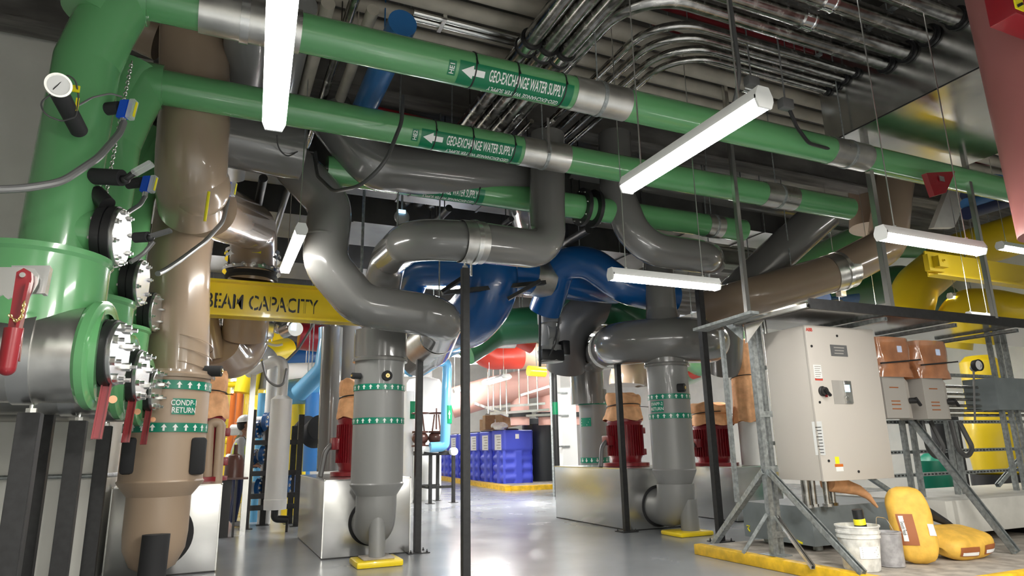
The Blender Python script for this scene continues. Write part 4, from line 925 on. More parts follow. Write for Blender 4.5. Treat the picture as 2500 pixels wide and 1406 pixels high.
ypipe(600, 130, 4.9, .2, 'gray_matte', 'wide grey duct pipe left of the big strip light', y0=4.9)
for i, px in enumerate((1190, 1240, 1290, 1340)): ypipe(px, 305, 5.0, .03, 'conduit', ['first', 'second', 'third', 'fourth'][i]+' thin conduit from the left in the gap between the labelled green pipes', y1=9)
# red pipe column near right with valve box
pcn = at(2540, 220, Y=2.6); t = thing('red_column_pipe', 'thick rose-red column pipe cutting the right edge', 'pipe', (pcn.x, 2.6, 2.0))
b = nb(); tp_ = at(2478, -60, Y=2.6); bt_ = at(2628, 560, Y=2.6); sweep(b, [bt_, tp_], .36, 40); obj('pipe', b, 'pink', t)
vb = thing('fire_valve_box', 'red valve box with a yellow printed plate at the top right corner', 'valve', at(2450, 20, Y=2.3))
b = nb(); p = at(2445, 52, Y=2.3); q = at(2530, -60, Y=2.3); bx(b, (p.x, 2.2, p.z), (q.x+.1, 2.38, q.z), .01); obj('body', b, 'red', vb)
b = nb(); bx(b, (p.x-.012, 2.19, p.z+.03), (p.x+.085, 2.2, q.z)); pl = obj('yellow_plate', b, 'can_yellow', vb)
b = nb(); bar(b, (p.x+.0, 2.187, p.z+.045), (p.x+.07, 2.187, p.z+.085), .004, .02); obj('print_lines', b, 'black', pl, smooth=False)
b = nb(); cyl(b, (p.x+.04, 2.188, p.z+.22), (p.x+.04, 2.18, p.z+.22), .02, seg=16); obj('knob', b, 'black', pl)
# yellow pipes and channel at right
g, PY = gpipe('yellow_bend_pipe', [(2215, 780, 8.6), (2235, 700, 8.6), (2330, 620, 8.6), (2520, 560, 7.6)], .42, 'big yellow pipe bending up at right behind the lit strip light', m='yellow_pipe', R=.8)
g, PY = gpipe('yellow_lower_pipe', [(2325, 850, 8.2), (2335, 745, 8.0), (2420, 745, 7.8), (2540, 770, 7.2)], .33, 'lower yellow pipe running off the right edge below the channel', m='yellow_pipe', R=.5)
a = at(2262, 640, Y=6.6); t = thing('yellow_channel_beam', 'yellow steel channel with a bolted end bracket at right', 'beam', a)
zb = at(2290, 675, Y=6.6).z; zt_ = at(2275, 615, Y=6.6).z; b = nb(); bx(b, (a.x, 6.6, zb), (13, 6.62, zt_)); bx(b, (a.x, 6.45, zb-.02), (13, 6.62, zb)); obj('channel', b, 'yellow_pipe', t)
b = nb(); bx(b, (a.x-.1, 6.5, zb+.05), (a.x+.25, 6.58, zb+.32)); bx(b, (a.x+.0, 6.4, zb+.1), (a.x+.22, 6.5, zb+.28)); hexbolt(b, (a.x+.1, 6.42, zb+.2), (0, -1, 0), .03, .03, .03); obj('end_bracket', b, 'yellow_pipe', t)
# yellow vessel
p = at(2412, 1000, Y=7.2); t = thing('yellow_vessel', 'tall yellow upright vessel behind the stacked conduits', 'tank', (p.x, 7.2, .5))
b = nb(); lathe(b, (p.x, 7.2, 0), (0, 0, 1), [(.62, 0), (.62, .3), (.66, .36), (1.25, .41), (1.5, .38), (1.9, .3), (2.5, .3), (2.6, .2), (2.6, 0)], 40); obj('shell', b, 'yellow_pipe', t)
b = nb(); cyl(b, (p.x, 7.2, 0), (p.x, 7.2, .63), .42, seg=32); obj('skirt', b, 'black', t)
p = at(2318, 1110, Y=7.0); b = nb(); cyl(b, (p.x, 7, 0), (p.x, 7, 1.55), .2, seg=24); solo('dark_vessel', b, 'rubber', 'dark rounded vessel left of the yellow vessel', 'tank')
p = at(2278, 1140, Y=6.9); b = nb(); lathe(b, (p.x, 6.9, 0), (0, 0, 1), [(0, .2), (.5, .2), (.58, .24), (.9, .22), (1.0, .1), (1.02, 0)], 28); solo('green_vessel', b, 'tape_green', 'small dull green vessel behind the diagonal brace', 'tank')
# red hose bracket, blue duct in the far right ceiling
b = nb(); q = yp(5.4, (2262, 425), (2330, 425), (2300, 480)); prism(b, [at(2262, 422, Y=4.3), at(2332, 418, Y=4.3), at(2310, 470, Y=4.3), at(2282, 478, Y=4.3)], (0, .06, 0)); t = solo('red_bracket', b, 'red', 'small red bracket hanging under the pull box', 'bracket')
b = nb(); q = at(2298, 437, Y=4.29); bx(b, q-V((.04, .01, .03)), q+V((.04, 0, .03))); obj('square_plate', b, 'zinc', t)
b = nb(); sweep(b, yp(6.5, (2330, 420), (2520, 350)), .12, 20); solo('red_overhead_pipe', b, 'red', 'red pipe beyond the pull box at the right edge', 'pipe')
for i in range(4):
    b = nb(); sweep(b, [at(2360, 455+i*22, Y=6.0), at(2540, 395+i*24, Y=6.0)], .1, 18); solo('blue_gray_pipe', b, 'dark_blue' if i % 2 else 'blue_mid', ['topmost', 'second', 'third', 'lowest'][i]+' of the dull blue pipes near the right edge under the ceiling', 'pipe', 'dull blue pipes at the right edge')
b = nb(); prism(b, [at(2340, 400, Y=6.9), at(2400, 400, Y=6.9), at(2330, 555, Y=6.9), at(2280, 555, Y=6.9)], (0, .1, 0)); solo('diagonal_brace', b, 'base_white', 'pale diagonal brace behind the front green pipe at right', 'brace')
# ================================================================ blue piping in the middle
g, PB = gpipe('blue_header_pipe', [(990, 700, 9.6), (1010, 650, 9.4), (1180, 650, 8.9), (1330, 680, 9.0), (1500, 700, 9.4)], .3, 'big blue horizontal pipe behind the clamped grey pipe', m='blue', R=.35)
dd = (PB[3]-PB[2]).normalized(); m = PB[2].lerp(PB[3], .9); b = nb(); ring(b, m, dd, .33, .302, .006); obj('metal_band', b, 'jacket', g)
b = nb(); m2 = PB[2].lerp(PB[3], .25); ring(b, m2, dd, .28, .302, .006); obj('metal_band', b, 'jacket', g)
gpipe('blue_bowl_pipe', [(1195, 640, 8.9), (1200, 715, 8.9), (1150, 780, 9.3), (1105, 800, 10.6)], .42, 'wide blue pipe curving down and away behind the tall centre post', m='blue', R=.9)
gpipe('blue_hump_pipe', [(1330, 760, 9.3), (1370, 640, 8.8), (1440, 640, 8.5), (1520, 700, 8.3), (1640, 730, 8.3)], .26, 'blue humped pipe meeting the neck of the right grey riser', m='blue', R=.55)
gpipe('light_blue_slanting_pipe', [(1120, 838, 11), (1000, 900, 12.5)], .16, 'light blue slanting pipe low behind the clamped pipe bend', m='skyblue')
b = nb(); bar(b, at(1080, 715, Y=8.6), at(1330, 690, Y=8.6), .09, .06); bar(b, at(1080, 712, Y=8.4), at(1140, 672, Y=8.2), .07, .05); bar(b, at(1240, 730, Y=8.4), at(1320, 685, Y=8.2), .07, .05); solo('black_trapeze', b, 'black_steel', 'black steel trapeze bars under the blue header pipe', 'hanger')
# green and dark pipes lower centre
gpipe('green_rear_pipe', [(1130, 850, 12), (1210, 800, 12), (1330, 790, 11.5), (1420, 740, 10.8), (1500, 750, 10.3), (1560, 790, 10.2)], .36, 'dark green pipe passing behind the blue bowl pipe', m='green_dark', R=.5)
gpipe('dark_elbow_pipe', [(1380, 900, 11.0), (1390, 800, 10.6), (1450, 745, 10.4), (1500, 740, 10.4)], .36, 'dark grey elbow behind the valve actuator', m='plate_gray', R=.5)
def ibeam(p, x1, h, w, label, txt=None):
    t = thing('yellow_beam', label, 'beam', p, 'yellow hoist beams'); x0, y, z = p
    b = nb(); bx(b, (x0, y-.01, z), (x1, y+.01, z+h)); bx(b, (x0, y-w/2, z+h-.025), (x1, y+w/2, z+h)); bx(b, (x0, y-w/2, z), (x1, y+w/2, z+.025)); obj('steel_section', b, 'yellow', t)
    for x in (x0+.3, x1-.3):
        b = nb(); cyl(b, (x, y, z+h), (x, y, 6.04), .02, seg=8); obj('hanger_rod', b, 'strut', t)
    return t
zb = at(700, 782, Y=8.75).z; zt_ = at(700, 698, Y=8.75).z
tb = ibeam(V((-1.0, 8.75, zb)), 2.0, zt_-zb, .24, 'yellow I-beam stencilled with capacity lettering at left')
def stencil(s, p0, p1, Y, h, par, m='black'):
    a, c = at(*p0, Y=Y), at(*p1, Y=Y); w = (c-a).length; vs, fs = textgeo(s, .012); W0 = max(v[0] for v in vs)-min(v[0] for v in vs); d = (c-a).normalized()
    b = nb(); text(b, s, flat((a+c)/2, d, (0, 0, 1)), h, w/(W0*h/.72), .012); o = obj('stencil_lettering', b, m, par, smooth=False)
    b = nb(); vs_ = [a+d*w*f for f in [i/len(s)+.5/len(s) for i in range(len(s))]]
    for q in vs_: bx(b, q+V((-.012, -.004, -h*.62)), q+V((.002, -.002, h*.62)))
    obj('stencil_gaps', b, 'yellow', par)
stencil('BEAM CAPACITY', (500, 733), (775, 752), 8.735, .19, tb)
a = at(1476, 805, Y=10.6); ibeam(a, 9.6, at(1476, 774, Y=10.6).z-a.z, .3, 'yellow beam end behind the header pipe of the right riser')
# valve actuator assembly, centre
t = thing('valve_actuator', 'dark valve and actuator column hanging beside the black rod under the blue pipe', 'valve', at(1340, 800, Y=9.6))
b = nb()
for p0, p1, r in (((1340, 725), (1340, 755), .12), ((1340, 755), (1342, 790), .2), ((1341, 790), (1342, 845), .15), ((1342, 845), (1345, 885), .2), ((1330, 815), (1356, 815), .17)): cyl(b, at(*p0, Y=9.6), at(*p1, Y=9.6), r, seg=20)
obj('actuator_body', b, 'gray_matte', t)
b = nb(); q = at(1345, 868, Y=9.5); bx(b, q-V((.2, .1, .09)), q+V((.2, .1, .09)), .02); bx(b, at(1375, 850, Y=9.5)-V((.05, .1, .12)), at(1375, 850, Y=9.5)+V((.08, .1, .12)), .02); obj('gear_box', b, 'black', t)
b = nb(); cyl(b, at(1318, 720, Y=9.5), at(1318, 895, Y=9.5), .022, seg=10); obj('support_rod', b, 'black', t)
b = nb(); sweep(b, yp(9.4, (1362, 700), (1366, 780), (1355, 840), (1340, 870)), .018, 8, R=.3); obj('cable', b, 'cable', t)
# red pipes
gpipe('red_rear_pipe', [(1160, 830, 15), (1185, 870, 15), (1270, 868, 15)], .33, 'red pipe beyond the tall centre post', m='red_bright', R=.5)
gpipe('red_lower_flange_pipe', [(1255, 822, 13), (1300, 845, 13)], .17, 'small bright red pipe piece beside the black rod', m='red_bright')
gpipe('tan_rear_pipe', [(1245, 868, 15.3), (1420, 872, 15.3)], .34, 'tan pipe continuing from the red rear pipe', m='taupe_matte')
gpipe('metal_jacket_pipe', [(1190, 832, 13), (1255, 832, 13)], .16, 'short silver jacketed pipe above the red rear pipe', m='jacket')
gpipe('yellow_pipe_end', [(1290, 905, 14), (1330, 908, 14)], .12, 'small yellow pipe end under the valve actuator', m='yellow')
gpipe('tan_rear_riser_pipe', [(1530, 940, 13.5), (1530, 905, 13.5), (1600, 900, 13.5)], .42, 'dull tan pipe behind the right grey riser', m='taupe', R=.3)
gpipe('green_far_pipe', [(1680, 905, 14), (1720, 880, 12.5), (1800, 840, 11)], .36, 'green pipe behind the right grey riser near the slim black post', m='green', R=.4)
gpipe('red_far_pipe', [(1690, 912, 13), (1800, 878, 11.6)], .14, 'thin red pipe under the green one near the slotted frame', m='red_bright')
gpipe('yellow_far_pipe', [(1690, 860, 11.8), (1800, 830, 11.2)], .14, 'yellow pipe behind the left end of the canopy shelf', m='yellow')
gpipe('green_channel_pipe', [(1880, 690, 9.6), (2080, 590, 9.6), (2240, 600, 9.6)], .3, 'green pipe behind the tan pipe at right', m='green', R=.5)
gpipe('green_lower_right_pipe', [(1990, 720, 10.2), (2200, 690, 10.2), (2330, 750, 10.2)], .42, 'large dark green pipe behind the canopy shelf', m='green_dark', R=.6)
gpipe('blue_lower_right_pipe', [(2010, 730, 10.0), (2080, 725, 10.0)], .2, 'blue pipe piece beneath the tan clamp at right', m='blue')
gpipe('white_duct_run', [(1830, 760, 9.4), (2050, 745, 9.4)], .12, 'pale pipe just above the canopy shelf', m='cream')
# ================================================================ far centre: pink pipe, tank, table, totes
gpk, _ = gpipe('pink_rear_pipe', [(1100, 985, 20), (1200, 955, 19.6), (1400, 915, 19)], .47, 'large pink pipe across the background', m='pink_pipe', R=1)
for i, px in enumerate((1268, 1335, 1405)):
    b = nb(); p = at(px, 955 if px < 1400 else 940, Y=19.4); cyl(b, (p.x, 19.4, 1.9), p, .3, seg=24); t = obj('branch_pipe', b, 'pink_pipe', gpk)
    b = nb(); cyl(b, (p.x, 19.4, 2.15), (p.x, 19.4, 2.3), .38, seg=24); obj('flange', b, 'black', t)
# white round tank and white pipes at left of it
p = at(1035, 1000, Y=17); t = thing('white_tank', 'tall white tank behind the light blue pipe', 'tank', (p.x, 17, 0))
b = nb(); lathe(b, (p.x, 17, 0), (0, 0, 1), [(0, 0), (0, .42), (.2, .46), (2.9, .46), (3.0, .4), (3.05, .2), (3.25, .2), (3.25, 0)], 36); obj('shell', b, 'white_tank', t)
for px, z in ((998, 2.6),):
    p = at(px, 1000, Y=16); b = nb(); cyl(b, (p.x, 16, 0), (p.x, 16, z), .13, seg=20); cyl(b, (p.x, 16, 1.6), (p.x, 16, 1.9), .15, seg=20); solo('white_stand_pipe', b, 'white', 'white upright pipe with green label beside the white tank', 'pipe')
b = nb(); p = at(1008, 1010, Y=15.8); bx(b, (p.x-.06, 15.82, p.z-.12), (p.x+.06, 15.84, p.z+.3)); solo('green_pipe_label', b, 'label_green', 'small green label on the white upright pipe', 'label')
# light blue pipe and table
pts = [(985, 872, 15.2), (1092, 885, 15.2), (1086, 1090, 15.2), (1050, 1092, 15.2)]
g, PL = gpipe('light_blue_pipe', pts, .115, 'light blue pipe turning down to the black valve table', m='skyblue', R=.12)
p = at(1091, 1012, Y=15.2)
b = nb(); ring(b, (p.x, 15.2, p.z), (0, 0, 1), .42, .116, .004, 30); lb = obj('pipe_label', b, 'label_green', g)
b = nb(); fn = wrapfn((p.x, 15.2, p.z), (0, 0, 1), (-.3, -1, 0), .122, True); rect(b, fn, -.08, -.05, -.17, .12); rect(b, fn, -.03, -.015, -.17, .15); arrow(b, fn, .06, 0, .06, .2, 1); obj('lettering', b, 'white_ink', lb, smooth=False)
tp = thing('valve_table', 'black steel stand under the red valves', 'table', at(1070, 1228, Z=0))
A = [at(1040, 1228, Z=0), at(1101, 1228, Z=0)]; ztab = at(1090, 1100, Y=15.2).z
cs = [(4.72, 15.3), (5.28, 15.3), (4.6, 16.1), (5.15, 16.1)]
for x, y in cs: b = nb(); bx(b, (x-.035, y-.035, 0), (x+.035, y+.035, ztab)); bx(b, (x-.09, y-.09, 0), (x+.09, y+.09, .01)); obj('leg', b, 'black_steel', tp)
b = nb(); bx(b, (4.55, 15.25, ztab-.1), (5.33, 16.15, ztab)); obj('table_top', b, 'black_steel', tp)
b = nb(); bx(b, (4.68, 15.28, .33), (5.32, 15.33, .39)); bx(b, (4.56, 16.08, .33), (5.2, 16.12, .39)); bx(b, (4.66, 15.3, .33), (4.7, 16.1, .39)); obj('crossbar', b, 'black_steel', tp)
for i, x in enumerate((4.55, 4.95)):
    t = thing('red_gate_valve', ['left', 'right'][i]+' dark red gate valve with handwheel on the black stand', 'valve', (x, 15.6, ztab), 'gate valves on the black stand')
    b = nb(); cyl(b, (x, 15.6, ztab), (x, 15.6, ztab+.45), .13, seg=20); cyl(b, (x, 15.6, ztab+.1), (x, 15.6, ztab+.14), .2, seg=20); cyl(b, (x, 15.6, ztab+.42), (x, 15.6, ztab+.46), .19, seg=20)
    for k in (-1, 1): bar(b, (x+k*.1, 15.6, ztab+.46), (x+k*.05, 15.6, ztab+.85), .03, .03)
    ball(b, (x, 15.6, ztab+.3), .2, (1, 1, .8)); obj('valve_body', b, 'brown_tank', t)
    b = nb(); cyl(b, (x, 15.6, ztab+.5), (x, 15.6, ztab+1.0), .02, seg=8); sweep(b, [(x+.2*math.cos(a), 15.6+.2*math.sin(a), ztab+.88) for a in [2*PI*j/20 for j in range(21)]], .018, 6)
    for a in (0, 1.05, 2.1): bar(b, (x+.2*math.cos(a), 15.6+.2*math.sin(a), ztab+.88), (x-.2*math.cos(a), 15.6-.2*math.sin(a), ztab+.88), .02, .015)
    obj('handwheel', b, 'brown_tank', t)
b = nb(); sweep(b, [(4.4, 15.35, ztab+.02), (4.9, 15.3, ztab+.02)], .09, 16); sweep(b, [(5.22, 15.2, ztab-.02), (5.22, 15.05, ztab-.02)], .09, 16); solo('white_pipe_stub', b, 'white', 'white capped pipe stub lying at the edge of the black stand', 'pipe')
b = nb(); sweep(b, [(5.0, 15.6, ztab+.2), (5.15, 15.4, ztab+.15)], .12, 18); solo('steel_strainer', b, 'zinc', 'silver fitting between the red valves and the light blue elbow', 'fitting')
# ---- blue totes
TX, TY = 8.72, 20.3
tv = [TX, TY, .1]
def tote(x, y, z0=.1):
    t = thing('blue_tote', 'x', 'tank', (x+.55, y+.5, z0), 'blue plastic totes in a row on the yellow-edged pad')
    w, d, h = 1.08, 1.05, 1.68; b = nb(); n = 40
    lv = []; rows = 44
    for k in range(rows+1):
        q = k/rows; z = z0+h*q; R_ = []
        for i in range(n*4):
            e, f = divmod(i, n); f = f/n-.5
            ln = w if e % 2 == 0 else d
            ins = 0
            if q < .6:
                rib = .5+.5*math.cos(q/.6*2*PI*3.2)
                edge = max(0, min(1, (abs(f)-.08)/.08)) if abs(f) < .45 else max(0, 1-(abs(f)-.45)/.05)
                ins = .06*rib*edge+.02
                if abs(abs(f)-.0) < .1: ins = .015
            elif q < .63: ins = .03
            elif q > .97: ins = -.012 if q < .99 else .02
            cx, cy = f*ln, -(d if e % 2 == 0 else w)/2+ins
            cor = max(0, abs(f)-.42)/.08; cy += .06*cor**2
            cx -= math.copysign(.05*cor**2*0, cx)
            a = e*PI/2; R_.append(b.verts.new((x+w/2+cx*math.cos(a)-cy*math.sin(a), y+d/2+cx*math.sin(a)+cy*math.cos(a), z)))
        lv.append(R_)
    m_ = n*4
    for A_, B_ in zip(lv, lv[1:]):
        for i in range(m_): b.faces.new((A_[i], A_[(i+1) % m_], B_[(i+1) % m_], B_[i]))
    b.faces.new(lv[0][::-1]); b.faces.new(lv[-1]); obj('tank_shell', b, 'tote_blue', t, ang=.9)
    b = nb(); lathe(b, (x+w/2, y+d/2, z0+h), (0, 0, 1), [(0, 0), (0, .22), (.05, .22), (.06, .18), (.06, 0)], 24); obj('lid', b, 'black', t)
    b = nb(); bx(b, (x-.004, y+.2, z0+1.05), (x+.003, y+.75, z0+1.55)); l = obj('paper_label', b, 'paper', t)
    b = nb(); bx(b, (x+.42, y-.006, z0+1.4), (x+.55, y+.003, z0+1.55)); obj('small_label', b, 'paper', t)
    b = nb()
    for i in range(5): bx(b, (x-.006, y+.25, z0+1.46-.09*i), (x-.0041, y+.6-.05*(i % 3), z0+1.49-.09*i))
    obj('print_lines', b, 'panel_dark', l)
    return t
T0 = tote(TX, TY); T0['label'] = 'nearest blue tote, at the front corner of the yellow-edged pad'
for i in range(1, 6): dup(T0, (.0+.06*i, 1.3*i, 0), ['', 'second blue tote, directly behind the nearest one', 'third blue tote in the row', 'fourth blue tote, seen left of the tall centre post', 'fifth blue tote, beside the light blue pipe', 'sixth and rearmost blue tote'][i])
# cardboard boxes on totes
zz = .1+1.68+.06
for i, (dx, dy, w, d, h, rot, lab) in enumerate(((.05, .5, .7, .5, .45, .1, 'open cardboard box tilted on top of the nearest blue tote'), (-.1, 1.4, .8, .5, .48, -.2, 'cardboard box on the second blue tote'), (.3, 2.6, .5, .5, .4, .2, 'cardboard box on the third blue tote'))):
    t = thing('cardboard_box', lab, 'box', (TX+dx+w/2, TY+dy, zz), 'cardboard boxes on the blue totes')
    c_, s_ = math.cos(rot), math.sin(rot); tl = .15 if i == 0 else 0
    ax_, ay_, az_ = V((c_*math.cos(tl), s_, math.sin(tl))), V((-s_, c_, 0)), V((-math.sin(tl), 0, math.cos(tl)))
    cc = V((TX+dx+w/2, TY+dy, zz+h/2+.05*(i == 0)))
    b = nb(); obx(b, cc, ax_, ay_, az_, w, d, h, .005); obj('carton', b, 'cardboard', t)
    b = nb(); obx(b, cc+az_*(h/2+.05)-ax_*w*.2, ax_, ay_, (az_+ax_*.9).normalized(), w*.4, d, .01); obx(b, cc+az_*(h/2+.06)+ax_*w*.3, (ax_+az_).normalized(), ay_, (az_-ax_).normalized(), w*.35, d, .01); obj('flap', b, 'cardboard', t)
    b = nb(); obx(b, cc-ay_*(d/2+.004), ax_, ay_, az_, .14, .004, .2); obj('shipping_label', b, 'paper', t)
b = nb(); ball(b, (TX-.05, TY+.2, zz+.08), .22, (1.3, 1, .5), 20)
for v in b.verts: v.co += V((random.uniform(-.03, .03), random.uniform(-.03, .03), random.uniform(-.03, .03)))
solo('plastic_bag', b, 'paper', 'crumpled plastic bag at the corner on top of the nearest blue tote', 'bag')
# black tank right of totes, white column, black label pole
p = at(1325, 1030, Y=21.5); b = nb(); lathe(b, (p.x, 21.5, .1), (0, 0, 1), [(0, 0), (0, .75), (1.9, .75), (2.1, .6), (2.15, 0)], 36); solo('black_tank', b, 'black_tank', 'black round tank right of the blue totes', 'tank')
p = at(1382, 1000, Y=16); t = thing('white_column', 'white rectangular column between the totes and the dark rear riser', 'column', (p.x, 16, 0))
b = nb(); bx(b, (p.x-.2, 15.9, 0), (p.x+.25, 16.4, 6.0)); obj('shaft', b, 'white', t)
for z in (1.2, 2.0, 2.6): b = nb(); bx(b, (p.x-.45, 15.86, z), (p.x+.0, 15.9, z+.04)); obj('conduit_clamp', b, 'strut', t)
p = at(1355, 1000, Y=15.6); t = thing('black_stand_pipe', 'black upright pipe with a green label beside the white column', 'pipe', (p.x, 15.6, 0))
b = nb(); cyl(b, (p.x, 15.6, 0), (p.x, 15.6, 3.8), .075, seg=18); obj('pipe', b, 'black', t)
b = nb(); z = at(1355, 996, Y=15.6).z; cyl(b, (p.x, 15.6, z-.17), (p.x, 15.6, z+.15), .08, seg=18); obj('pipe_label', b, 'label_green', t)
b = nb(); cyl(b, (p.x-.16, 15.5, 0), (p.x-.16, 15.5, 3.8), .03, seg=12); obj('side_conduit', b, 'strut', t)
# white hangers and struts in front of the pink pipe
for i, (px, y0_, y1_) in enumerate(((1192, 940, 1010), (1205, 940, 1000), (1222, 930, 1000), (1237, 930, 1010), (1268, 905, 985), (1290, 905, 985), (1313, 900, 1000))):
    a, c_ = at(px, y1_, Y=17.5), at(px, y0_, Y=17.5); b = nb(); cyl(b, (a.x, 17.5, a.z), (a.x, 17.5, 6.04), .02, seg=8); solo('pipe_hanger', b, 'strut_bright', ['leftmost', 'second', 'third', 'fourth', 'fifth', 'sixth', 'rightmost'][i]+' of the thin bright hanger rods before the pink pipe', 'hanger rod', 'hanger rods before the pink pipe')
for i, (p0, p1) in enumerate((((1190, 995), (1330, 985)), ((1195, 1010), (1340, 1000)), ((1270, 965), (1350, 940)), ((1285, 1015), (1350, 1012)), ((1160, 985), (1240, 1015)))):
    b = nb(); bar(b, at(*p0, Y=17.9), at(*p1, Y=17.9), .07, .07); solo('pipe_rack_bar', b, 'strut_bright', ['upper long', 'lower long', 'short slanting', 'short low', 'left'][i]+' pale rack bar in front of the pink branches', 'bar', 'rack bars before the pink branches')
# ================================================================ far left cluster
RY = 12.2
t = thing('black_rack', 'black steel rack behind the white cylinder', 'rack', (1.0, RY, 0))
def onY(px, py, Y): return at(px, py, Y=Y)
for (px, top, y) in ((600, 1000, RY), (722, 1012, RY), (706, 1040, RY+.5), (640, 1040, RY+.5)):
    a = onY(px, 1280, y); b = nb(); bx(b, (a.x-.045, y-.045, 0), (a.x+.045, y+.045, onY(px, top, y).z)); bx(b, (a.x-.1, y-.1, 0), (a.x+.1, y+.1, .01)); obj('leg', b, 'black_steel', t)
xl, xr_ = onY(597, 1285, RY).x, onY(722, 1285, RY).x
for py in (1080, 1155, 1210, 1238):
    z = onY(660, py, RY).z; b = nb(); bx(b, (xl, RY-.03, z-.04), (xr_, RY+.03, z+.04)); obj('crossbar', b, 'black_steel', t)
p = onY(592, 1290, 11.9); b = nb(); strutbar(b, (p.x, 11.9, 0), (p.x, 11.9, onY(600, 835, 11.9).z), .085, hint=(1, 0, 0)); solo('slotted_upright', b, 'strut_bright', 'tall pale slotted upright left of the white cylinder', 'post')
# white cylinder
p = onY(680, 1100, 11.4); zt1, zb1, zt0 = onY(690, 975, 11.4).z, onY(680, 1243, 11.4).z, onY(690, 872, 11.4).z
t = thing('white_cylinder', 'slim white air separator cylinder hanging from its pipe', 'cylinder', (p.x, 11.4, zb1))
b = nb(); lathe(b, (p.x, 11.4, 0), (0, 0, 1), [(zb1, 0), (zb1, .17), (zb1+.15, .175), (zb1+.155, .168), (zt1, .165), (zt1+.06, .09), (zt1+.06, 0)], 36); obj('shell', b, 'white', t)
b = nb(); sweep(b, [(p.x, 11.4, zt1), (p.x, 11.4, zt0), (p.x-.3, 11.7, zt0-.12), (p.x-.5, 12.0, zt0-.2)], .085, 20, R=.15); obj('top_pipe', b, 'white', t)
b = nb(); sweep(b, [(p.x, 11.4, zb1), (p.x, 11.4, zb1-.14), (p.x+.2, 11.4, zb1-.16)], .055, 14, R=.06); cyl(b, (p.x+.19, 11.4, zb1-.16), (p.x+.19, 11.4, 0), .02, seg=10); obj('drain_elbow', b, 'black', t)
def simple_pipe(px, p0, p1, Y, r, m, label, name='far_pipe', grp=None, cat='pipe'):
    b = nb(); cyl(b, at(px, p0, Y=Y), at(px if not isinstance(p1, tuple) else p1[0], p1 if not isinstance(p1, tuple) else p1[1], Y=Y), r, seg=20); return solo(name, b, m, label, cat, grp)
def stand(px, top, Y, r, m, label, name='far_riser_pipe', zb=0, cat='pipe', seg=20):
    p = at(px, 1100, Y=Y); b = nb(); z = at(px, top, Y=Y).z; cyl(b, (p.x, Y, zb), (p.x, Y, z), r, seg=seg); return solo(name, b, m, label, cat)
stand(655, 870, 12.9, .11, 'white', 'pale upright pipe left of the white cylinder')
stand(632, 960, 13.4, .08, 'skyblue', 'narrow pale blue pipe behind the slotted upright')
def flange_pair(px, py, Y, r, label):
    p = at(px, py, Y=Y); t = thing('blue_flange', label, 'flange', p, 'blue bolted flanges in the rear left'); d = V((.85, -.5, 0)).normalized()
    b = nb(); cyl(b, p-d*.05, p+d*.03, r, seg=28); obj('disc', b, 'blue', t)
    b = nb(); bolts(b, p+d*.03, d, r*.78, 10, .03, stud=.01); obj('bolts', b, 'zinc', t)
    b = nb(); cyl(b, p-d*.5, p-d*.05, r*.6, seg=20); obj('pipe_stub', b, 'white', t)
for i, (px, py, r) in enumerate(((655, 1030, .17), (632, 1048, .16), (648, 1110, .17), (622, 1120, .16), (638, 1190, .17), (712, 1183, .22))):
    flange_pair(px, py, RY+.55, r, ['upper blue flange just left of the white cylinder', 'upper blue flange beside the rack leg', 'middle blue flange just left of the white cylinder', 'middle blue flange beside the rack leg', 'lower blue flange left of the white cylinder', 'blue bolted flange right of the white cylinder'][i])
stand(722, 975, 14.5, .22, 'yellow', 'yellow upright pipe right of the white cylinder')
stand(712, 1000, 15.5, .14, 'yellow', 'second yellow upright pipe right of the white cylinder')
# yellow bank seen in the gap
for i, (px, r, Y) in enumerate(((520, .3, 17), (585, .28, 19), (535, .2, 22), (610, .3, 21), (655, .25, 23))): stand(px, 800, Y, r, 'yellow', ['leftmost', 'fourth', 'second', 'fifth', 'rightmost'][i]+' of the tall yellow pipes in the far gap behind the tan riser')
b = nb(); 
for py in (940, 1080, 1120): cyl(b, at(505, py, Y=15.5), at(600, py-3, Y=15.5), .07, seg=12)
b.free()
for i, py in enumerate((940, 1078, 1118)): simple_pipe(500, py, (612, py-2), 15.5, .06, 'yellow', ['upper', 'middle', 'lower'][i]+' yellow crossbar in the far gap', grp=None)
stand(577, 945, 14.5, .07, 'orange_lever', 'orange-red upright bar in front of the far yellow pipes', 'orange_bar')
stand(560, 960, 14.8, .06, 'orange_lever', 'thinner orange-red bar left of the first in the far gap', 'orange_bar')
gpipe('yellow_far_elbow', [(600, 960, 14), (620, 870, 14), (700, 850, 15)], .22, 'yellow elbow with dark strap beside the slotted upright', m='yellow', R=.3)
gpipe('gray_far_elbow', [(655, 950, 14), (660, 868, 14), (590, 850, 14)], .18, 'pale grey elbow behind the slotted upright', m='gray_matte', R=.25)
gpipe('white_far_pipe', [(690, 908, 16), (800, 905, 16)], .2, 'white horizontal pipe behind the light blue elbow', m='white')
gpipe('light_blue_upper_pipe', [(730, 960, 13.4), (790, 900, 12.9), (800, 830, 12.9), (800, 800, 12.9)], .17, 'light blue elbow pipe left of the rear dark grey riser', m='skyblue', R=.2)
gpipe('light_blue_lower_pipe', [(700, 960, 14.5), (800, 945, 14), (850, 900, 13.5)], .27, 'thick light blue pipe low behind the white cylinder', m='skyblue', R=.2)
gpipe('blue_upright_pipe', [(770, 960, 14.0), (762, 1150, 14.0)], .19, 'blue upright pipe above the galvanised base', m='blue_mid')
gpipe('blue_upright_pipe', [(735, 1060, 14.6), (738, 1160, 14.6)], .15, 'second blue upright pipe beside the rack', m='blue_mid')
gpipe('black_volute', [(765, 1062, 12.6), (785, 1045, 12.2)], .24, 'black round pump housing in front of the blue pipes', m='rubber')
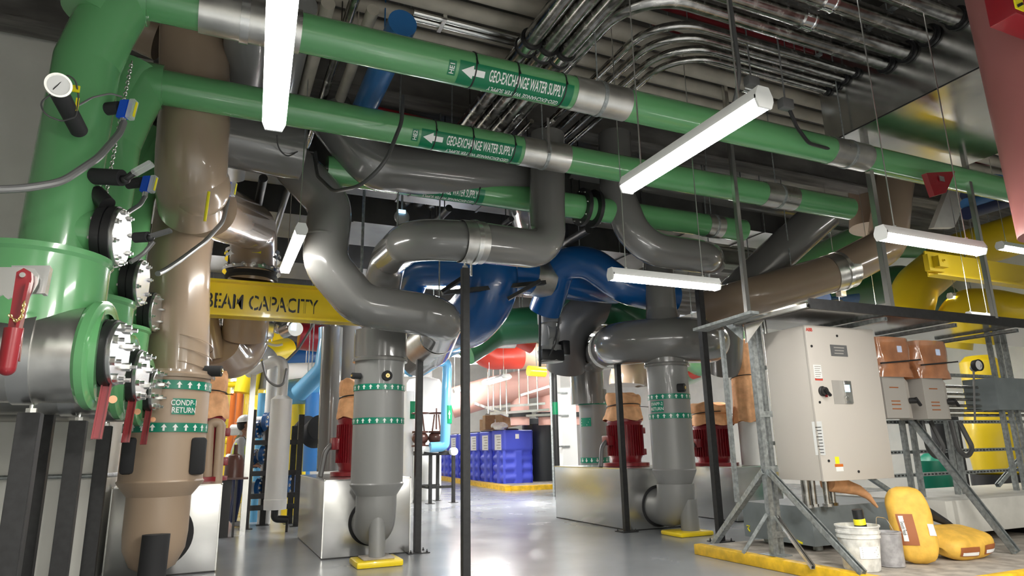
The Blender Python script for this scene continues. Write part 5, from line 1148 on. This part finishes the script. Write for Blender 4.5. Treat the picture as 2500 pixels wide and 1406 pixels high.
gpipe('black_volute', [(738, 1055, 13.6), (752, 1040, 13.2)], .2, 'smaller black pump housing further back', m='rubber')
gpipe('red_header_pipe', [(730, 820, 15), (830, 832, 15)], .3, 'red pipe seen just under the stencilled yellow beam', m='red', R=.2)
gpipe('blue_header_far_pipe', [(680, 870, 17), (800, 868, 17)], .35, 'deep blue pipe behind the cable under the yellow beam', m='blue')
gpipe('dark_gray_riser_pipe', [(800, 1150, 11.2), (812, 800, 11.2)], .17, 'slim dark grey upright pipe left of the red motor', m='gray')
gpipe('dark_gray_riser_pipe', [(845, 1140, 11.6), (850, 880, 11.6), (860, 770, 11.6)], .3, 'thick dark grey upright pipe behind the left motor wrap', m='gray')
# bare valve and transmitter under the beam
t = thing('valve_transmitter', 'silver valve transmitter with a blue screen under the stencilled beam', 'instrument', at(700, 810, Y=9.9))
b = nb(); bx(b, at(640, 822, Y=9.9), at(668, 792, Y=10.1), .02); cyl(b, at(690, 810, Y=9.9), at(712, 800, Y=9.8), .1, seg=20); ball(b, at(680, 800, Y=10), .09); cyl(b, at(720, 800, Y=9.75), at(722, 803, Y=9.6), .1, seg=24); obj('housing', b, 'zinc', t)
b = nb(); q = at(717, 798, Y=9.58); bx(b, q-V((.035, .01, .05)), q+V((.035, 0, .05))); obj('screen', b, 'screen', t)
b = nb(); sweep(b, yp(9.8, (638, 820), (660, 850), (690, 840)), .018, 8, R=.2); obj('cable', b, 'white', t)
# brown tank, tan small pipes
p = at(572, 1145, Y=11.2); t = thing('brown_expansion_tank', 'small dark brown tank on a shelf in front of the worker', 'tank', (p.x, 11.2, 0))
b = nb(); z = p.z; lathe(b, (p.x, 11.2, 0), (0, 0, 1), [(z-.12, 0), (z-.12, .14), (z+.12, .13), (z+.2, .09), (z+.24, 0)], 28); cyl(b, (p.x, 11.2, z+.22), (p.x, 11.2, z+.36), .03, seg=10); obj('shell', b, 'brown_tank', t)
b = nb(); bx(b, (p.x-.25, 11.05, z-.15), (p.x+.2, 11.35, z-.12)); obj('shelf_plate', b, 'brown_tank', t)
b = nb(); bx(b, (p.x-.16, 11.15, 0), (p.x-.02, 11.3, z-.15)); bx(b, (p.x+.03, 11.15, 0), (p.x+.06, 11.3, z-.15)); obj('leg', b, 'black', t)
t, PP = gpipe('tan_small_pipe', [(505, 1180, 9.0), (512, 1032, 9.0), (540, 1032, 9.0), (530, 1180, 9.0)], .055, 'small tan looped pipe on the left galvanised base', m='taupe_matte', R=.05)
# ================================================================ worker in the gap 
def worker(px, Y):
    p = at(px, 1100, Y=Y); x, y = p.x, Y
    t = thing('person', 'worker in white hard hat and yellow vest looking right behind the slotted upright', 'person', (x, y, 0))
    K = {'pel': (0, 0, .95), 'ch': (.0, -.02, 1.25), 'nk': (.02, -.02, 1.5), 'hd': (.04, -.03, 1.6), 'ls': (0, -.19, 1.42), 'rs': (.0, .17, 1.42), 'le': (.03, -.26, 1.15), 're': (.05, .24, 1.15), 'lh': (.22, -.2, 1.0), 'rh': (.25, .15, 1.02), 'lk': (.02, -.11, .5), 'rk': (.0, .1, .5), 'lf': (-.02, -.11, .07), 'rf': (-.03, .11, .07), 'lt': (.16, -.12, .04), 'rt': (.15, .12, .04), 'lhip': (0, -.1, .9), 'rhip': (0, .1, .9)}
    Rr = {'pel': .15, 'ch': .17, 'nk': .06, 'hd': .07, 'ls': .075, 'rs': .075, 'le': .05, 're': .05, 'lh': .032, 'rh': .032, 'lk': .065, 'rk': .065, 'lf': .045, 'rf': .045, 'lt': .035, 'rt': .035, 'lhip': .1, 'rhip': .1}
    E_ = [('pel', 'ch'), ('ch', 'nk'), ('nk', 'hd'), ('ch', 'ls'), ('ls', 'le'), ('le', 'lh'), ('ch', 'rs'), ('rs', 're'), ('re', 'rh'), ('pel', 'lhip'), ('lhip', 'lk'), ('lk', 'lf'), ('lf', 'lt'), ('pel', 'rhip'), ('rhip', 'rk'), ('rk', 'rf'), ('rf', 'rt')]
    def skin(name, keys, edges, rad, m, root, par):
        me = bpy.data.meshes.new(name); me.from_pydata([K[k] for k in keys], [(keys.index(a), keys.index(c)) for a, c in edges], [])
        o = bpy.data.objects.new(name, me); C.objects.link(o); s = o.modifiers.new('s', 'SKIN')
        for k, v in zip(keys, me.skin_vertices[0].data): v.radius = (rad[k], rad[k]); v.use_root = (k == root)
        o.modifiers.new('d', 'SUBSURF').levels = 2; o.modifiers['d'].render_levels = 2
        dg = bpy.context.evaluated_depsgraph_get(); me2 = bpy.data.meshes.new_from_object(o.evaluated_get(dg)); bpy.data.objects.remove(o)
        b = nb(); b.from_mesh(me2); b.transform(M.Translation((x, y, 0))); return obj(name, b, m, par)
    body = skin('body', list(K), E_, Rr, 'fabric_gray', 'pel', t)
    up = ['pel', 'ch', 'ls', 'rs']; skin('safety_vest', up, [('pel', 'ch'), ('ch', 'ls'), ('ch', 'rs')], {'pel': .165, 'ch': .185, 'ls': .085, 'rs': .085}, 'vest', 'pel', t)
    leg = ['pel', 'lhip', 'rhip', 'lk', 'rk', 'lf', 'rf']; skin('trousers', leg, [('pel', 'lhip'), ('pel', 'rhip'), ('lhip', 'lk'), ('rhip', 'rk'), ('lk', 'lf'), ('rk', 'rf')], {'pel': .16, 'lhip': .11, 'rhip': .11, 'lk': .075, 'rk': .075, 'lf': .06, 'rf': .06}, 'dark_blue', 'pel', t)
    b = nb(); h = V((x+.06, y-.03, 1.68)); ball(b, h, .105, (1.0, .82, 1.2), 24); ball(b, h+V((.105, 0, -.01)), .022, (1, .7, 1.2), 10); ball(b, h+V((.085, 0, -.075)), .03, (1, 1.1, .5), 10); ball(b, h+V((.0, -.085, -.01)), .025, (.7, .4, 1.2), 10)
    for k in (-1, 1): ball(b, h+V((.09, k*.035, .025)), .012, (1, 1, .7), 8)
    cyl(b, h+V((-.02, 0, -.2)), h+V((-.01, 0, -.08)), .055, seg=14); head = obj('head', b, 'skin', t)
    b = nb(); ball(b, h+V((-.03, 0, .01)), .112, (.9, .85, 1.05), 20); obj('hair', b, 'black', head)
    b = nb(); lathe(b, h+V((-.005, 0, .045)), (-.08, 0, 1), [(0, .15), (.005, .152), (.012, .13), (.06, .122), (.1, .09), (.125, .04), (.13, 0)], 32)
    obx(b, h+V((.15, 0, .035)), (1, 0, -.25), (0, 1, 0), (.25, 0, 1), .06, .16, .008); obj('hard_hat', b, 'white', t)
    for k, hh in (('lh', K['lh']), ('rh', K['rh'])):
        b = nb(); c0 = V(hh)+V((x, y, 0)); ball(b, c0+V((.04, 0, -.01)), .04, (1.2, .9, .5), 14)
        for i in range(4): sweep(b, [c0+V((.07, (i-1.5)*.02, -.01)), c0+V((.11, (i-1.5)*.022, -.02)), c0+V((.13-.005*abs(i-1.5), (i-1.5)*.022, -.05))], .009, 8, R=.02)
        sweep(b, [c0+V((.03, -.03, -.01)), c0+V((.07, -.055, -.02)), c0+V((.09, -.05, -.035))], .01, 8, R=.02); obj('hand', b, 'skin', t)
worker(584, 12.6)
# ================================================================ gauges, sensors and cables on the near green riser
def cable(pts, r, label, m='cable', R=.12, name='cable'):
    b = nb(); sweep(b, [at(*p[:2], Y=p[2]) for p in pts], r, 10, R=R); return solo(name, b, m, label, 'cable')
t = MAN
gp = at(172, 275, Y=4.22); gq = at(142, 222, Y=3.95)
b = nb(); cyl(b, gp+V((.03, .12, -.05)), gq, .047, seg=24); o = obj('gauge_stem', b, 'rubber', t)
b = nb(); gd = V((.25, -.9, -.3)).normalized(); c0 = gq+V((.0, -.02, .02)); lathe(b, c0, gd, [(-.05, 0), (-.05, .06), (.0, .066), (.035, .064), (.035, .054), (.025, .054), (.025, 0)], 32); obj('gauge_case', b, 'zinc', o)
b = nb(); lathe(b, c0, gd, [(.026, 0), (.026, .052), (.028, .052), (.028, 0)], 28); obj('gauge_face', b, 'white', o)
b = nb(); bar(b, c0+gd*.03+V((-.02, 0, -.03)), c0+gd*.03+V((.015, 0, .03)), .004, .003); obj('gauge_needle', b, 'black', o)
b = nb(); sweep(b, [c0+V((.02, .02, .06)), at(165, 183, Y=4.0), at(185, 195, Y=4.05), at(192, 235, Y=4.1), at(186, 285, Y=4.1), at(150, 296, Y=4.0), at(108, 280, Y=3.95), at(98, 250, Y=3.95), at(122, 232, Y=3.95)], .0045, 8, R=.05); obj('sensor_wire', b, 'cable', o)
b = nb(); q = at(186, 217, Y=4.08); bx(b, q-V((.018, .004, .02)), q+V((.018, .004, .02))); q = at(188, 255, Y=4.1); bx(b, q-V((.008, .003, .04)), q+V((.008, .003, .04))); obj('wire_tag', b, 'can_yellow', o)
def sensor(par, px, py, Y, s=1., stem=(-.08, .05, .01), lab=True):
    p = at(px, py, Y=Y); b = nb(); cyl(b, p+V((-.03, .02, .02))*s, p+V(stem)*s*1.6, .04*s, seg=20); o = obj('sensor_stem', b, 'rubber', par)
    b = nb(); obx(b, p, (.9, -.4, 0), (.4, .9, 0), (.1, 0, 1), .06*s, .05*s, .125*s, .006); obj('sensor_head', b, 'sensor_blue', o)
    b = nb(); obx(b, p+V((.045, -.02, 0))*s, (.9, -.4, 0), (.4, .9, 0), (.1, 0, 1), .035*s, .055*s, .13*s, .004); obj('clear_cover', b, 'clear', o)
    b = nb(); obx(b, p+V((.064, -.03, 0))*s, (.9, -.4, 0), (.4, .9, 0), (.1, 0, 1), .003*s, .02*s, .1*s); obj('yellow_strip', b, 'can_yellow', o)
    b = nb(); cyl(b, p+V((0, 0, -.1))*s, p+V((0, 0, -.06))*s, .02*s, seg=12); obj('cable_gland', b, 'zinc', o); return o
sensor(t, 303, 268, 4.45)
sensor(t, 357, 450, 5.3, 1.0)
b = nb(); cyl(b, at(228, 430, Y=4.5), at(298, 434, Y=4.4), .05, seg=24); o = obj('thermometer_well', b, 'rubber', t)
b = nb(); sweep(b, [at(298, 436, Y=4.4), at(310, 435, Y=4.36), at(330, 420, Y=4.34)], .02, 10, R=.03); ball(b, at(306, 438, Y=4.38), .028); obj('swivel_joint', b, 'black', o)
b = nb(); bar(b, at(325, 424, Y=4.34), at(372, 398, Y=4.3), .055, .03, bev=.005); obj('thermometer_tube', b, 'clear', o)
b = nb(); cyl(b, at(330, 580, Y=4.6), at(362, 578, Y=4.55), .033, seg=18); o = obj('thermometer_well', b, 'rubber', t)
b = nb(); bar(b, at(365, 578, Y=4.55), at(418, 562, Y=4.5), .04, .025, bev=.004); obj('thermometer_tube', b, 'plate_gray', o)
b = nb(); ball(b, at(367, 580, Y=4.55), .025); cyl(b, at(234, 470, Y=4.55), at(262, 500, Y=4.5), .05, seg=18); obj('swivel_joint', b, 'black', o)
# tan pipe's sensor
TP = [o_ for o_ in bpy.data.objects if o_.name == 'tan_overhead_pipe'][0]
sensor(TP, 556, 462, 6.6, 1.1, (-.1, .05, -.02))
# cables
cable([(-40, 464, 3.9), (60, 460, 3.95), (150, 445, 4.05), (240, 385, 4.2), (292, 325, 4.4), (302, 298, 4.45)], .021, 'thick grey flexible cable sweeping across the near green riser', 'flex', R=.35, name='flexible_conduit')
cable([(297, 236, 4.46), (270, 228, 4.4), (225, 238, 4.35), (190, 258, 4.3)], .006, 'thin dark cable arcing to the upper blue sensor', 'flex')
cable([(355, 478, 5.3), (342, 500, 5.25), (318, 515, 5.1), (296, 530, 5.0)], .016, 'short flexible cable below the second blue sensor', 'flex')
cable([(556, 490, 6.55), (545, 540, 6.4), (500, 590, 6.0), (440, 635, 5.7), (395, 665, 5.5), (385, 668, 5.4)], .02, 'flexible cable looping across the tan riser from its blue sensor', 'flex', R=.5)
cable([(375, 590, 4.7), (350, 620, 4.7), (318, 640, 4.65)], .014, 'short flexible cable above the second blind flange', 'flex')
cable([(985, 235, 5.4), (980, 300, 5.3), (940, 400, 5.2), (880, 455, 5.4), (815, 468, 5.9), (775, 430, 6.4), (770, 395, 6.7)], .018, 'long cable looping from the ceiling box to the grey bend', 'cable', R=.6)
cable([(765, 372, 6.7), (735, 365, 6.6), (700, 385, 6.5), (678, 360, 6.4), (676, 330, 6.3)], .007, 'thin wire from the clipped box on the grey bend', 'cable', R=.2)
b = nb(); q = at(770, 385, Y=6.75); obx(b, q, (1, 0, .2), (0, 1, 0), (-.2, 0, 1), .045, .04, .14, .005); solo('inline_sensor_box', b, 'black', 'small black box clipped on the grey bend', 'sensor')
cable([(1778, -20, 3.6), (1790, 60, 3.6), (1806, 180, 3.6), (1795, 250, 3.7), (1785, 270, 3.8)], .018, 'dark cable dropping from the top edge past the curved conduits', 'cable', R=.4)
cable([(1925, 262, 4.2), (1945, 310, 4.3), (1975, 350, 4.4), (2030, 365, 4.5), (2060, 370, 4.6)], .018, 'black cable hanging from the box near the pull box corner', 'black', R=.3)
cable([(700, 880, 10.8), (730, 850, 10.8), (760, 800, 10.8), (770, 780, 10.8)], .02, 'grey cable rising under the stencilled beam', 'flex', R=.6)
cable([(640, 880, 11.2), (650, 930, 11.2), (690, 950, 11.2), (700, 900, 11.3)], .02, 'grey cable looping beside the white cylinder', 'flex', R=.3)
for i, (px, py) in enumerate(((1918, 255), (1835, 200))): b = nb(); q = at(px, py, Y=4.2+i*.2); bx(b, q-V((.07, .04, .05)), q+V((.07, .04, .05)), .008); cyl(b, q, (q.x, q.y, 6.04), .008, seg=8); solo('junction_box', b, 'plate_gray', ['small dark junction box left of the pull box', 'small junction box on the hanger above the long strip light'][i], 'box')
# hanging chain beside the near riser
t = thing('hanging_chain', 'steel chain hanging down beside the near green riser', 'chain', at(250, 500, Y=4.9))
b = nb(); chain(b, [at(322, 150, Y=4.9), at(300, 260, Y=4.9), at(252, 510, Y=4.9)], .03, .0045); obj('links', b, 'zinc', t)['kind'] = 'stuff'
# quadrant lever at far left
t = thing('quadrant_lever_valve', 'grey toothed quadrant plate with long red lever at far left', 'valve', at(60, 680, Y=3.5))
pv = at(56, 672, Y=3.5)
def pl_(pts, Y, th): return [at(x, y, Y=Y) for x, y in pts]
b = nb(); prism(b, pl_([(28, 648), (122, 648), (112, 716), (70, 716), (70, 660), (28, 655)], 3.62, 0), (0, .02, 0)); prism(b, [at(112, 650, Y=3.6), at(123, 650, Y=3.6), at(110, 716, Y=3.6), at(100, 716, Y=3.6)], (0, .06, 0)); o = obj('bracket_plate', b, 'galv', t)
b = nb(); rd = [(-60, 652), (60, 652), (84, 656), (94, 672), (92, 690), (64, 740)]
for k in range(9):
    a = k/8; x_, y_ = 30-95*a*.9, 731-30*a; rd += [(x_+4, y_+2), (x_-2, y_-5)] if k % 2 == 0 else [(x_, y_+3)]
prism(b, pl_(rd, 3.56, 0), (0, .012, 0)); obj('toothed_quadrant', b, 'zinc', t)
b = nb(); lv_ = [(42, 662), (52, 655), (66, 657), (78, 668), (76, 690), (60, 810), (48, 812), (20, 808)]
prism(b, pl_([(40, 664), (58, 654), (76, 664), (77, 682), (47, 810), (18, 806)], 3.5, 0), (0, .04, 0)); bar(b, at(70, 690, Y=3.49), at(42, 808, Y=3.49), .012, .03)
cyl(b, at(34, 802, Y=3.5), at(17, 898, Y=3.5), .036, .034, seg=20); ball(b, at(17, 898, Y=3.5), .034); obj('lever_handle', b, 'red', t)
b = nb(); bar(b, at(48, 800, Y=3.56), at(38, 882, Y=3.56), .03, .02); obj('release_grip', b, 'red', t)
b = nb(); cyl(b, pv+V((0, -.01, 0)), pv+V((0, .3, 0)), .012, seg=12); obj('pivot', b, 'zinc', t)
b = nb(); chain(b, [at(60, 735, Y=3.47), at(52, 775, Y=3.47), at(40, 785, Y=3.47), at(22, 768, Y=3.47)], .016, .003); obj('retaining_chain', b, 'brass', t)['kind'] = 'stuff'

# ================================================================ made-up ducts added to darken the ceiling beyond the green pipes, then dark conduits
for i, (y0, y1, z0, z1, x0, x1) in enumerate(((8.2, 9.0, 4.75, 5.3, -.9, 9.5), (9.7, 10.9, 4.6, 5.3, -1.4, 7.5), (12.0, 13.2, 4.5, 5.3, -1.4, 9), (15, 16.5, 4.6, 5.3, -1.4, 10))):
    t = thing('air_duct', ['nearest dark rectangular duct beyond the green pipes', 'second dark rectangular duct beyond the grey bends', 'third dark duct toward the rear', 'rearmost dark duct under the ceiling'][i], 'duct', ((x0+x1)/2, y0, z0), 'dark ducts crossing under the ceiling')
    b = nb(); bx(b, (x0, y0, z0), (x1, y1, z1)); obj('duct_body', b, 'duct_dark', t)
    b = nb()
    x = x0+.6
    while x < x1-.3: bx(b, (x, y0-.02, z0-.02), (x+.03, y1+.02, z1+.02)); x += 1.25
    obj('joint_flanges', b, 'duct_dark', t)
    for x in (x0+1, (x0+x1)/2, x1-1): b = nb(); cyl(b, (x, y0-.01, z0), (x, y0-.01, 6.04), .008, seg=6); obj('hanger_rod', b, 'strut', t)
for i, (px, py) in enumerate(((1085, 520), (1235, 545), (1420, 570), (700, 470), (640, 450))):
    p = at(px, py, Z=4.3); b = nb(); cyl(b, (p.x, p.y-.2, 4.3), (p.x, p.y+2.5, 4.3), [.05, .04, .06, .04, .05][i], seg=14); cyl(b, (p.x, p.y, 4.3), (p.x, p.y, 6.04), .008, seg=6)
    solo('dark_conduit', b, 'black_steel', ['dark conduit above the clamped grey pipe', 'dark conduit above the blue header', 'dark conduit above the blue hump', 'dark conduit above the small strip light', 'dark conduit by the tan elbow'][i], 'conduit', 'dark conduits under the ducts')
t = thing('lit_transmitter', 'small transmitter with a glowing screen above the clamped grey pipe', 'instrument', at(981, 525, Y=8.0))
b = nb(); p = at(981, 530, Y=8.0); ball(b, p, .1, (1, .8, 1), 18); cyl(b, p, p-V((0, 0, .3)), .03, seg=10); cyl(b, p, (p.x, p.y, 4.9), .015, seg=8); obj('housing', b, 'gray_matte', t)
b = nb(); q = at(981, 516, Y=7.9); bx(b, q-V((.05, .005, .022)), q+V((.05, .01, .022))); obj('screen', b, 'screen', t)
